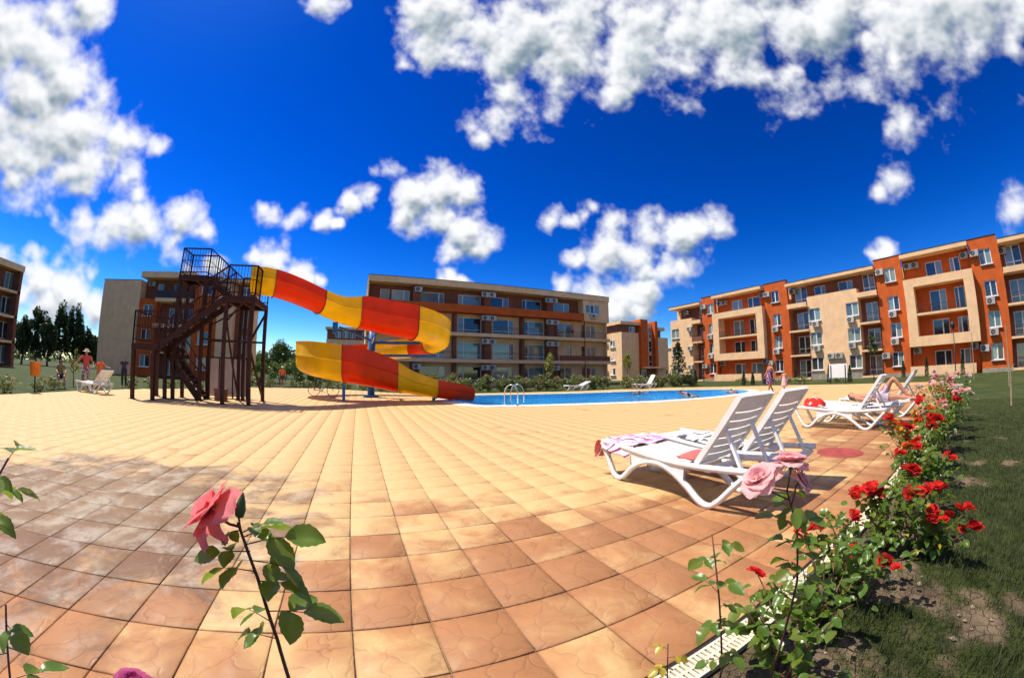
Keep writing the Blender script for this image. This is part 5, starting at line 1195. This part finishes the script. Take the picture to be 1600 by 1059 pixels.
tree('broadleaf_tree', 'small green tree left of the round one on the horizon', polar(-14.6, 72), 5.0, 1.8, 1.2, 2800, .2, m_gleaf, 41, 40)
tree('broadleaf_tree', 'green tree on the horizon half behind the slide', polar(-9.0, 70), 4.8, 2.4, 1.0, 3000, .2, m_gleaf, 42, 40)
for i, (x, y, h, lab) in enumerate([(16.8, 30.0, 3.6, 'slim young tree with yellow green leaves before the balconied block'), (24.2, 27.6, 3.7, 'slim yellow leaved young tree before the gap block')]):
    tree('young_tree', lab, (x, y, -.03), h, .55, 1.5, 520, .1, m_yleaf, 50 + i, 16, tr=.035, sq=.4)
tree('young_tree', 'staked sapling with a small leafy top before the right block', (36.3, 8.2, -.03), 3.9, .6, 2.4, 420, .11, m_gleaf, 53, 12, tr=.03)
tree('young_tree', 'yellow leaved sapling on the lawn at the left edge', (-14.4, 11.6, -.03), 2.6, .4, .9, 420, .07, m_yleaf, 54, 12, tr=.03, sq=.45)
tree('young_tree', 'slim sapling before the tan wall by the people', (-15.4, 18.0, -.03), 1.9, .45, .7, 260, .06, m_yleaf, 55, 10, tr=.025)
# conifer
cf = thing('conifer_tree', 'dark young conifer before the left end of the right block', 'tree', (27.4, 23.8, -.03)); mb = MB(); mb.tube([(0, 0, 0), (0, 0, 4.4)], [.07, .012], 8); part('trunk', mb, m_bark, cf)
rs = np.random.RandomState(8); pts = []
for k in range(46):
    z = 1.0 + 3.2 * k / 46; a = k * 2.4; L_ = (1.25 * (1 - k / 50) + .1) * rs.uniform(.75, 1.1)
    for _ in range(46): t = rs.uniform(.1, 1); pts.append((L_ * t * math.cos(a) + rs.normal() * .05, L_ * t * math.sin(a) + rs.normal() * .05, z - .18 * t + .1 * t * t + rs.normal() * .04))
V, F_ = leaf_quads(pts, .1, 8); obj('crown', np_mesh('crown', V, F_, m_con), cf)
cones = [(26.9, 21.4, 1.5, 'before the balcony stack of the right block'), (28.6, 17.4, 1.2, 'left of the pair near the walking woman'), (28.4, 16.4, 1.1, 'right of the pair near the walking woman'), (31.2, 9.0, 1.35, 'beside the white notice board'), (31.4, 10.8, 1.5, 'behind the white notice board'),
         (36.5, 5.6, 1.5, 'at the left end of the low cream parapet'), (36.6, 3.6, 1.7, 'in the middle of the low cream parapet'), (36.4, .6, 1.8, 'at the right end of the low cream parapet'), (33.5, 31.0, 1.6, 'before the orange stair shaft in the gap')]
for i, (x, y, h, w) in enumerate(cones):
    t = thing('cypress_shrub', 'small dark conical cypress ' + w, 'shrub', (x, y, -.03), 0, 'conical cypress shrubs'); rs = np.random.RandomState(60 + i)
    z = rs.uniform(.05, 1, 700) ** .8; a = rs.uniform(0, 6.28, 700); r = .27 * (1 - z) ** .7 * (z + .25) ** .3 * rs.uniform(.6, 1.05, 700)
    V, F_ = leaf_quads(np.stack([r * np.cos(a), r * np.sin(a), z * h], -1), .06, i); obj('foliage', np_mesh('foliage', V, F_, m_con), t); part('stem', MB().tube([(0, 0, 0), (0, 0, h * .8)], .02, 5), m_bark, t)
for i, (x, y, h) in enumerate([(30.5, -.25, 2.9), (22.0, -1.85, 2.6), (13.5, -1.2, 1.1)]):
    mb = MB(); mb.tube([(0, 0, 0), (.02, .01, h * .5), (-.02, .02, h)], [.03, .024, .016], 6)
    for k in range(4): a = k * 1.7; mb.tube([(0, 0, h * (.6 + .1 * k)), (.12 * math.cos(a), .12 * math.sin(a), h * (.68 + .1 * k))], [.012, .004], 5)
    single('bare_sapling', mb, M('pale_bark', (.32, .24, .15), .8, .2, 9), 'thin bare sapling on the right lawn, ' + ('far' , 'rightmost', 'nearest')[i] + ' of three', 'sapling', (x, y, -.03), 0, 'bare saplings on the right lawn')
# shrubs of the beds round the deck
def blob_mesh(col, seed, r, n_=5):
    rs = np.random.RandomState(seed); V, F_ = leaf_quads(rs.normal(size=(n_ * 4, 3)) * r * .4, r * .7, seed); return np_mesh('blossom', V, F_, col)
m_rose = {}
for nm, c, c2 in (('red', (.45, .004, .004), (.68, .012, .008)), ('pink', (.68, .2, .22), (.75, .4, .4)), ('white', (.66, .52, .46), (.75, .66, .6)), ('orange', (.6, .06, .01), (.7, .14, .02))): m_rose[nm] = leaf_mat(nm + '_petal', c, c2, .55, .2)
def shrub(label, group, loc, h, rx, n_, leaf, mat, seed, fl=None, nf=0, fr=.06, ry=None):
    t = thing('flowering_shrub' if fl else 'leafy_shrub', label, 'shrub', loc, 0, group); rs = np.random.RandomState(seed)
    P_ = crown_points(n_, h * .52, rx, h * .5, 14, seed, .42); P_[:, 2] = np.abs(P_[:, 2]); V, F_ = leaf_quads(P_, leaf, seed); obj('foliage', np_mesh('foliage', V, F_, mat), t)
    mb = MB()
    for k in range(5): a = k * 1.3 + seed; mb.tube([(.04 * math.cos(a), .04 * math.sin(a), 0), (rx * .5 * math.cos(a), rx * .5 * math.sin(a), h * .7)], [.014, .006], 5)
    part('stem', mb, m_cane, t)
    if fl:
        for k in range(nf):
            p = P_[rs.randint(n_)]; d = np.array([p[0], p[1], p[2] - h * .4]); d /= np.linalg.norm(d) + 1e-6; q = np.array([rx * .85 * d[0], rx * .85 * d[1], h * .5 + h * .48 * d[2]]) if k % 2 else p
            c = fl[k % len(fl)]; obj('blossom', cached(('bl', c, fr, k % 3), lambda: blob_mesh(m_rose[c], k, fr)), t, (q[0], q[1], max(.1, q[2])))
    return t
rg = random.Random(12); k = 0
for x in np.arange(5.5, 29.5, .85):
    y = 27.6 - .09 * (x - 6) + rg.uniform(-.5, .5) - (2.2 if x > 20 else 0)
    shrub(ORD[k] + ' light green shrub from the slide in the hedge across the pool', 'hedge shrubs across the pool', (x + rg.uniform(-.2, .2), y, -.03), rg.uniform(.95, 1.6), rg.uniform(.6, .85), 800, .09, m_shr, 100 + k, ('pink', 'white', 'red') if k % 3 else ('pink',), 9, .07); k += 1
for q, x in enumerate(np.arange(-9.8, -1.5, 1.0)):
    shrub(ORD[q] + ' bright green shrub from the left in the tall hedge right of the tower', 'tall hedge right of the stair tower', (x, 33.0 + rg.uniform(-.4, .4), -.03), rg.uniform(2.0, 2.7), .85, 800, .11, m_vine, 140 + k); k += 1
for q, (x, y) in enumerate([(-9.6, 28.4), (-8.4, 29.2), (-7.1, 29.9), (-5.2, 31.0), (-4.2, 31.2), (-2.4, 31.3), (-1.0, 30.2), (.4, 28.9), (1.6, 27.8), (3.0, 26.6), (4.2, 26.6)]):
    shrub(ORD[q] + ' low pale flowering shrub from the left along the far deck edge', 'low shrubs at the far deck edge', (x, y, -.03), rg.uniform(.5, .8), .6, 380, .07, m_shr, 140 + k, ('pink', 'white'), 6, .06); k += 1
for q, (x, y) in enumerate([(-13.6, 9.2), (-13.8, 10.3), (-13.5, 11.6), (-13.9, 13.8), (-14.2, 15.0), (-14.0, 18.2), (-13.4, 20.6), (-12.8, 21.8), (-12.0, 23.0), (-11.0, 24.6), (-10.4, 26.2)]):
    shrub(ORD[q] + ' low pale flowered shrub from the picture edge along the left deck edge', 'low shrubs at the left deck edge', (x + rg.uniform(-.2, .2), y, -.03), rg.uniform(.4, .75), .55, 380, .06, m_shr, 140 + k, ('white', 'pink'), 7, .05); k += 1
for q, (x, y) in enumerate([(31.2, 14.6), (31.5, 13.4), (33.4, 17.4), (31.0, 19.0), (34.4, 10.9)]):
    shrub('low green shrub before the right block, ' + ('left of the notice board', 'just left of the notice board', 'behind the walking woman', 'near the pool corner', 'under the cream wall')[q], 'shrubs before the right block', (x, y, -.03), rg.uniform(.6, .95), .65, 420, .075, m_shr, 140 + k, ('pink',), 4, .05); k += 1
# far-off wood that closes the horizon
rs = np.random.RandomState(77); n_ = 30000; a = rs.uniform(R(-75), R(110), n_); d = rs.uniform(170, 215, n_); env = 5.0 + 2.2 * np.sin(a * 23) + 1.6 * np.sin(a * 61 + 2) + 1.1 * np.sin(a * 137 + 1)
V, F_ = leaf_quads(np.stack([d * np.sin(a), d * np.cos(a), env * rs.uniform(0, 1, n_) ** .7], -1), .95, 77)
tag(obj('distant_wood', np_mesh('distant_wood', V, F_, m_gleaf)), 'far off belt of green trees along the horizon', 'trees', kind='stuff')

# ---------------------------------------------------------------- roses
def veined_leaf():
    m, n, l, b = new_mat('rose_leaf'); setp(b, .32, 0, .5)
    tc = n.new('ShaderNodeTexCoord').outputs['Object']; sp = n.new('ShaderNodeSeparateXYZ'); l.new(tc, sp.inputs[0])
    rnd = n.new('ShaderNodeObjectInfo').outputs['Random']
    c = mixc(n, l, noise(n, l, wpos(n), 22, 4), (.05, .125, .016), (.125, .215, .03)); c = mixc(n, l, ramp(n, l, rnd, .5, 1.0, 0, .6), c, (.17, .19, .025))
    vv = mth(n, l, 'ABSOLUTE', mth(n, l, 'SUBTRACT', mth(n, l, 'FRACT', mth(n, l, 'MULTIPLY', mth(n, l, 'SUBTRACT', sp.outputs['X'], mth(n, l, 'MULTIPLY', mth(n, l, 'ABSOLUTE', sp.outputs['Y']), .8)), 7.0)), .5))
    vein = ramp(n, l, vv, .38, .5); mid = ramp(n, l, mth(n, l, 'ABSOLUTE', sp.outputs['Y']), .004, .022, 1, 0)
    v = mth(n, l, 'MAXIMUM', mth(n, l, 'MULTIPLY', vein, .5), mid); c = mixc(n, l, mth(n, l, 'MULTIPLY', v, .45), c, (.14, .2, .05)); l.new(c, b.inputs['Base Color'])
    bumpn(n, l, b, v, -.35, .03); tr = n.new('ShaderNodeBsdfTranslucent'); l.new(mixc(n, l, .6, c, (.3, .42, .03)), tr.inputs[0]); mx = n.new('ShaderNodeMixShader'); mx.inputs[0].default_value = .42
    l.new(b.outputs[0], mx.inputs[1]); l.new(tr.outputs[0], mx.inputs[2]); l.new(mx.outputs[0], n['Material Output'].inputs[0]); return m
m_rl = veined_leaf(); m_rly = leaf_mat('young_rose_leaf', (.3, .22, .02), (.5, .4, .04), .35, .35)
def leaf_mesh(mat, droop, fold_, seed):                   # unit length along +x
    rs = random.Random(seed); rows = []; n_ = 12
    for i in range(n_ + 1):
        u = i / n_; w = .36 * math.sin(math.pi * u ** .95) ** .75 if 0 < u < 1 else .004; ser = 1 + (.07 if i % 2 else -.03)
        z0 = -droop * u * u + .03 * math.sin(u * 7 + seed); rows.append([(u, s * w * (ser if abs(s) == 1 else 1), z0 + fold_ * abs(s) * w + .012 * math.sin(u * 19 + s * 3) * abs(s)) for s in (-1, -.5, 0, .5, 1)])
    mb = MB(); mb.grid(rows); return mb.mesh('leaf', mat, True)
LEAF = [leaf_mesh(m_rl, d, f, i) for i, (d, f) in enumerate(((.25, .35), (.45, .2), (.12, .5), (.6, .3)))]; LEAFY = [leaf_mesh(m_rly, d, f, i) for i, (d, f) in enumerate(((.25, .5), (.5, .3)))]
def put_leaf(parent, p, yaw, pitch, roll, L_, young=False): return obj('leaf', random.choice(LEAFY if young else LEAF), parent, p, (roll, -pitch, yaw), (L_,) * 3)
def petal_mat(name, c1, c2, c3):
    m, n, l, b = new_mat(name); setp(b, .55, 0, .25); b.inputs['Sheen Weight'].default_value = .25
    tc = n.new('ShaderNodeTexCoord').outputs['Object']; sp = n.new('ShaderNodeSeparateXYZ'); l.new(tc, sp.inputs[0])
    c = mixc(n, l, ramp(n, l, sp.outputs['Z'], .05, .75), c3, c1); c = mixc(n, l, noise(n, l, scalev(n, l, tc, (9, 9, 1.5)), 3, 4), c, c2); l.new(c, b.inputs['Base Color'])
    bumpn(n, l, b, noise(n, l, scalev(n, l, tc, (30, 30, 2)), 2, 3), .2, .02); tr = n.new('ShaderNodeBsdfTranslucent'); l.new(c, tr.inputs[0]); mx = n.new('ShaderNodeMixShader'); mx.inputs[0].default_value = .5
    l.new(b.outputs[0], mx.inputs[1]); l.new(tr.outputs[0], mx.inputs[2]); l.new(mx.outputs[0], n['Material Output'].inputs[0]); return m
m_pet = petal_mat('coral_petal', (.86, .16, .20), (.90, .30, .32), (.85, .2, .04)); m_pet2 = petal_mat('pale_pink_petal', (.93, .50, .52), (.95, .66, .66), (.9, .4, .3)); m_pet3 = petal_mat('magenta_petal', (.48, .04, .2), (.6, .12, .32), (.45, .05, .12)); m_petr = petal_mat('red_petal', (.74, .008, .006), (.82, .03, .014), (.55, .006, .004))
def petal_mesh(mat, cup, curl, seed, nu=14, nv=12):        # unit height along +z, outside faces +y
    rs = random.Random(seed); rows = []
    for i in range(nv + 1):
        v = i / nv; w = .68 * (math.sin(math.pi * min(1, .12 + v * .80)) ** .65) * (1 if v < .93 else .86); row = []
        for j in range(nu + 1):
            u = j / nu * 2 - 1; ruf = .018 * math.sin(u * 6 + seed) * v ** 3
            row.append((w * u, cup * v * (1.1 - v * .55) - .33 * cup * u * u * w + curl * max(0, v - .62) ** 2 * 2.6 + ruf, v * (1 - .10 * u * u * v) + .01 * math.sin(u * 7 + seed * 2) * v ** 4))
        rows.append(row)
    mb = MB(); mb.grid(rows); return mb.mesh('petal', mat, True)
_pm = {}
def petals(mat):
    if mat.name not in _pm: _pm[mat.name] = [petal_mesh(mat, c, q, i) for i, (c, q) in enumerate(((.5, -.1), (.42, .35), (.36, .7), (.3, 1.0)))]
    return _pm[mat.name]
m_sepal = M('sepal_green', (.05, .09, .02), .6, .2, 20)
def rose(parent, p, axis, size, mat, layers, seed, frm=None):
    if frm:
        a_ = Vector(axis).normalized(); e_ = Vector(p) - a_ * size * .33; s_ = Vector(frm)
        part('flower_stalk', MB().tube([s_, s_.lerp(e_, .5) + Vector((0, 0, -.004)), e_ - a_ * size * .1, e_], [.0026, .0024, .0026, .004], 6), m_cane, parent, True)
    rs = random.Random(seed); f = obj('flower', MB().lathe([(.0, -.34), (.1, -.3), (.15, -.16), (.12, -.02), (.0, .02)], 10).mesh('flower', m_sepal, True), parent, p, Vector(axis).to_track_quat('Z', 'Y').to_euler(), (size,) * 3)
    for n_, tilt, sc, kind, off in layers:
        for k in range(n_):
            a = 2 * math.pi * (k + off) / n_ + rs.uniform(-.15, .15); t = R(tilt + rs.uniform(-9, 9)); q = Matrix.Rotation(a, 4, 'Z') @ Matrix.Rotation(-t, 4, 'X')
            obj('petal', petals(mat)[kind], f, (0, 0, 0), q.to_euler(), (sc * rs.uniform(.92, 1.08),) * 3)
    for k in range(5):
        mb = MB(); mb.grid([[(s * .07 * (1 - u) ** .7, .12 + u * .42, -.12 - u * u * .35) for s in (-1, 0, 1)] for u in (0, .25, .5, .75, 1)]); obj('sepal', mb.mesh('sepal', m_sepal, True), f, (0, 0, 0), (0, 0, k * 1.257))
    return f
OPEN = [(3, 14, .42, 0, 0), (4, 36, .7, 1, .4), (5, 62, 1.0, 1, .1), (4, 84, 1.08, 2, .5), (1, 128, 1.0, 2, .62)]
FULL = [(5, 6, .4, 0, 0), (6, 20, .58, 0, .4), (6, 38, .76, 1, .1), (7, 58, .9, 2, .5), (6, 78, .98, 2, .2)]
def cane(name, label, base, path, r=.005, leaves=(), auto=0, seed=0, young=False, group=None, rng=(.3, .97), lsize=(.045, .07)):
    t = thing(name, label, 'rose', base, 0, group); rs = random.Random(seed); random.seed(seed); pts = [Vector(p) for p in path]; mb = MB(); n_ = len(pts)
    mb.tube(pts, [r * (1.35 - .7 * i / (n_ - 1)) for i in range(n_)], 7)
    def on(f_):
        f_ *= n_ - 1; i = min(int(f_), n_ - 2); return pts[i].lerp(pts[i + 1], f_ - i)
    lv = list(leaves)
    for k in range(auto): lv.append((rng[0] + (rng[1] - rng[0]) * (k + .5) / auto, k * 2.4 + rs.uniform(-.4, .4), rs.uniform(-.1, .5), rs.uniform(*lsize)))
    for f_, a, el, L_ in lv:
        p = on(f_); d = Vector((math.cos(a) * math.cos(el), math.sin(a) * math.cos(el), math.sin(el))); q1 = p + d * L_ * .55; q2 = q1 + (d + Vector((0, 0, -.15))) * L_ * .45
        mb.tube([p, q1, q2], [r * .35, r * .28, r * .2], 5)
        put_leaf(t, q2, a + rs.uniform(-.2, .2), el - .25 + rs.uniform(-.2, .2), rs.uniform(-.5, .5), L_, young)
        for s in (-1, 1): put_leaf(t, q1 + (q2 - q1) * rs.uniform(0, .3), a + s * rs.uniform(.9, 1.3), el - .2 + rs.uniform(-.3, .2), s * rs.uniform(-.2, .6), L_ * rs.uniform(.7, .95), young)
    for k in range(6):                                     # thorns
        p = on(rs.uniform(.1, .9)); a = rs.uniform(0, 6.28); mb.tube([p, p + Vector((.008 * math.cos(a), .008 * math.sin(a), -.002))], [.002, .0003], 4)
    part('stem', mb, m_cane, t, True); return t
# the tall coral rose on the left, close to the lens (camera looks along (.40, .92))
t = cane('rose', 'coral pink open rose on a tall leafy stem, left foreground', (-.165, .575, -.02), [(0, 0, 0), (.0, 0, .4), (-.004, .0, .72), (-.006, .0, .86), (-.016, .0, .98), (-.028, .0, 1.045), (-.036, .004, 1.075)], .0034,
         [(.50, 2.9, .1, .05), (.55, 2.6, .2, .05), (.58, -.25, .2, .066), (.66, -.5, .3, .05), (.70, 3.1, .1, .05), (.75, -.2, .0, .052), (.79, 3.4, .1, .044), (.82, .2, .2, .066), (.87, .4, .3, .044), (.91, -.1, .45, .04), (.93, 2.7, -.3, .03)], 0, 4)
rose(t, (-.082, .010, 1.092), (-.7, -.1, .68), .054, m_pet, OPEN, 2, (-.034, .004, 1.068))
mb = MB(); mb.lathe([(0, 0), (.007, .004), (.009, .016), (.006, .03), (.001, .042)], 8); part('bud', mb, m_sepal, t, True, (-.03, -.006, 1.085), (R(-8), R(14), 0))
mb = MB(); mb.tube([(-.03, 0, 1.05), (-.03, -.004, 1.07), (-.03, -.006, 1.088)], .0018, 5); part('bud_stalk', mb, m_cane, t)
cane('rose', 'dark leafy rose shoot at the left edge of the picture', (-.72, .42, -.02), [(0, 0, 0), (.0, 0, .5), (.03, .01, .85), (.11, .03, 1.08), (.185, .045, 1.17)], .0026, (), 7, 9, rng=(.74, .99), lsize=(.036, .05))
cane('rose', 'leafy rose shoot low at the left edge of the picture', (-.68, .36, -.02), [(0, 0, 0), (.0, 0, .5), (.06, .03, .75), (.125, .06, .97)], .0026, (), 6, 10, rng=(.55, .99), lsize=(.034, .05))
t = cane('rose', 'magenta rose just rising over the lower left edge', (-.37, .42, -.02), [(0, 0, 0), (0, 0, .5), (.01, 0, .82)], .0035, (), 3, 11, rng=(.5, .8), lsize=(.03, .045)); rose(t, (.01, 0, .876), (.1, .1, 1), .036, m_pet3, FULL, 4, (.01, 0, .8))
# tall pink roses on the right
t = cane('rose', 'pair of pale pink roses on a tall stem before the loungers', (1.06, .40, -.02), [(0, 0, 0), (.01, .01, .4), (-.01, .0, .7), (-.03, .02, .86), (-.05, .06, .98)], .0036, (), 14, 12, rng=(.4, .97), lsize=(.046, .07))
rose(t, (-.115, .115, 1.015), (-.5, .15, .8), .06, m_pet2, FULL, 5, (-.045, .05, .95)); rose(t, (-.045, .055, 1.055), (.2, .1, .9), .058, m_pet2, FULL, 6, (-.049, .058, .975)); rose(t, (-.02, .03, 1.0), (.4, -.5, .5), .042, m_pet2, FULL, 7, (-.042, .045, .93))
cane('rose', 'flowerless green rose shoot left of the pale pink roses', (1.0, .56, -.02), [(0, 0, 0), (.0, .0, .3), (-.05, .04, .6), (-.07, .09, .82)], .0034, (), 11, 13, rng=(.3, .98), lsize=(.044, .064))
cane('rose', 'young rose shoot with yellow leaves beside the drain', (.86, .66, -.02), [(0, 0, 0), (-.01, .0, .22), (-.03, .02, .44)], .0028, (), 7, 14, True, rng=(.4, .99), lsize=(.028, .04))
# red bushes along the drain
def bush(label, x, y, h, rx, n_leaf, lsz, seed, cols, nb, bs, top=.55):
    t = thing('rose_bush', label, 'rose bush', (x, y, -.03), 0, 'rose bushes along the drain'); rs = random.Random(seed); mb = MB(); tips = []
    for k in range(11):
        a = rs.uniform(0, 6.28); L_ = rx * rs.uniform(.3, 1.2); hh = h * rs.uniform(.6, 1.0); P_ = [(.03 * math.cos(a), .03 * math.sin(a), 0), (L_ * .35 * math.cos(a), L_ * .35 * math.sin(a), hh * .45), (L_ * .8 * math.cos(a + .2), L_ * .8 * math.sin(a + .2), hh * .8), (L_ * math.cos(a + .3), L_ * math.sin(a + .3), hh)]
        mb.tube(P_, [.0065, .005, .004, .002], 6); tips.append([Vector(p) for p in P_])
    part('canes', mb, m_cane, t, True)
    for p in range(int(n_leaf * (1.05 if x < 2 else 2.1))):
        c = rs.choice(tips); f_ = rs.uniform(.6, 2.98); i = int(f_); q = c[i].lerp(c[i + 1], f_ - i) + Vector((rs.gauss(0, .045), rs.gauss(0, .045), rs.gauss(0, .03))) * (h / .55); q.z = max(.03, q.z)
        o = put_leaf(t, q, rs.uniform(0, 6.28), rs.uniform(-.7, .5), rs.uniform(-.6, .6), lsz * rs.uniform(.8, 1.5), rs.random() < .015)
    for k in range(nb):
        c = tips[k % len(tips)][3]; cl = cols[k % len(cols)]; m_ = {'red': m_petr, 'pink': m_pet2, 'coral': m_pet, 'white': m_petw, 'orange': m_peto}[cl]
        for q in range(5 if bs > .025 else 3):
            p = c + Vector((rs.gauss(0, .03), rs.gauss(0, .03), rs.uniform(.0, .05)));  obj('blossom', blossom_mesh(m_, q % 3), t, p, (rs.uniform(-.7, .7), rs.uniform(-.7, .7), rs.uniform(0, 6)), (bs * rs.uniform(1.1, 1.7),) * 3)
    return t
m_petw = petal_mat('white_petal', (.7, .58, .54), (.76, .68, .66), (.7, .5, .4)); m_peto = petal_mat('orange_petal', (.66, .06, .006), (.72, .16, .01), (.7, .2, .01))
def blossom_mesh(mat, v):
    def f():
        rs = random.Random(v); mb = MB()
        for n_, tilt, sc in ((4, 12, .5), (6, 36, .75), (7, 64, 1.0)):
            for k in range(n_):
                q = Matrix.Rotation(2 * math.pi * (k + rs.random() * .5) / n_, 4, 'Z') @ Matrix.Rotation(-R(tilt + rs.uniform(-12, 12)), 4, 'X'); rows = []
                for i in range(5):
                    w_ = i / 4; rows.append([tuple(q @ Vector((.55 * sc * math.sin(math.pi * min(1, .15 + w_ * .75)) ** .7 * u, .3 * sc * w_ - .15 * u * u * sc, w_ * sc + .06 * math.sin(u * 7 + k) * w_ ** 3))) for u in (-1, -.5, 0, .5, 1)])
                mb.grid(rows)
        return mb.mesh('blossom', mat, True)
    return cached(('rb', mat.name, v), f)
for a in [('dense green rose bush at the bottom edge beside the drain', 1.42, .5, .42, .3, 150, .055, 1, ('red',), 1, .02), ('rose bush with a single small red bloom behind the tall pink roses', 1.85, .56, .46, .3, 140, .05, 2, ('red',), 2, .022),
          ('low rose bush with a red cluster over the drain grate', 2.35, .56, .46, .32, 150, .05, 3, ('red',), 4, .027), ('rose bush with the brightest big red clusters', 3.0, .5, .56, .34, 170, .05, 4, ('red',), 7, .034), ('rose bush with red clusters on the lawn side', 3.05, .2, .42, .26, 110, .05, 5, ('red',), 6, .03),
          ('green rose bush behind the big red clusters', 3.9, .5, .62, .36, 190, .05, 6, ('red',), 2, .026), ('tall rose bush covered in red and orange clusters', 4.9, .56, .72, .42, 220, .05, 7, ('red', 'orange', 'red'), 10, .038), ('rose bush with red and orange clusters behind the tallest', 5.8, .52, .8, .42, 200, .05, 8, ('orange', 'red'), 9, .038),
          ('rose bush with few dark red blooms near the lounger end', 6.8, .5, .84, .42, 180, .052, 9, ('red', 'pink'), 6, .036), ('rose bush with pink and white blooms, third from the far end', 7.9, .46, .92, .45, 170, .055, 10, ('pink', 'white', 'red'), 10, .036), ('rose bush with white and pink blooms, second from the far end', 9.1, .42, 1.0, .5, 170, .06, 11, ('white', 'pink'), 12, .036), ('farthest rose bush of the row, with yellow pink blooms', 10.5, .4, 1.05, .5, 150, .065, 12, ('white', 'orange', 'pink'), 10, .038)]:
    bush(*a)
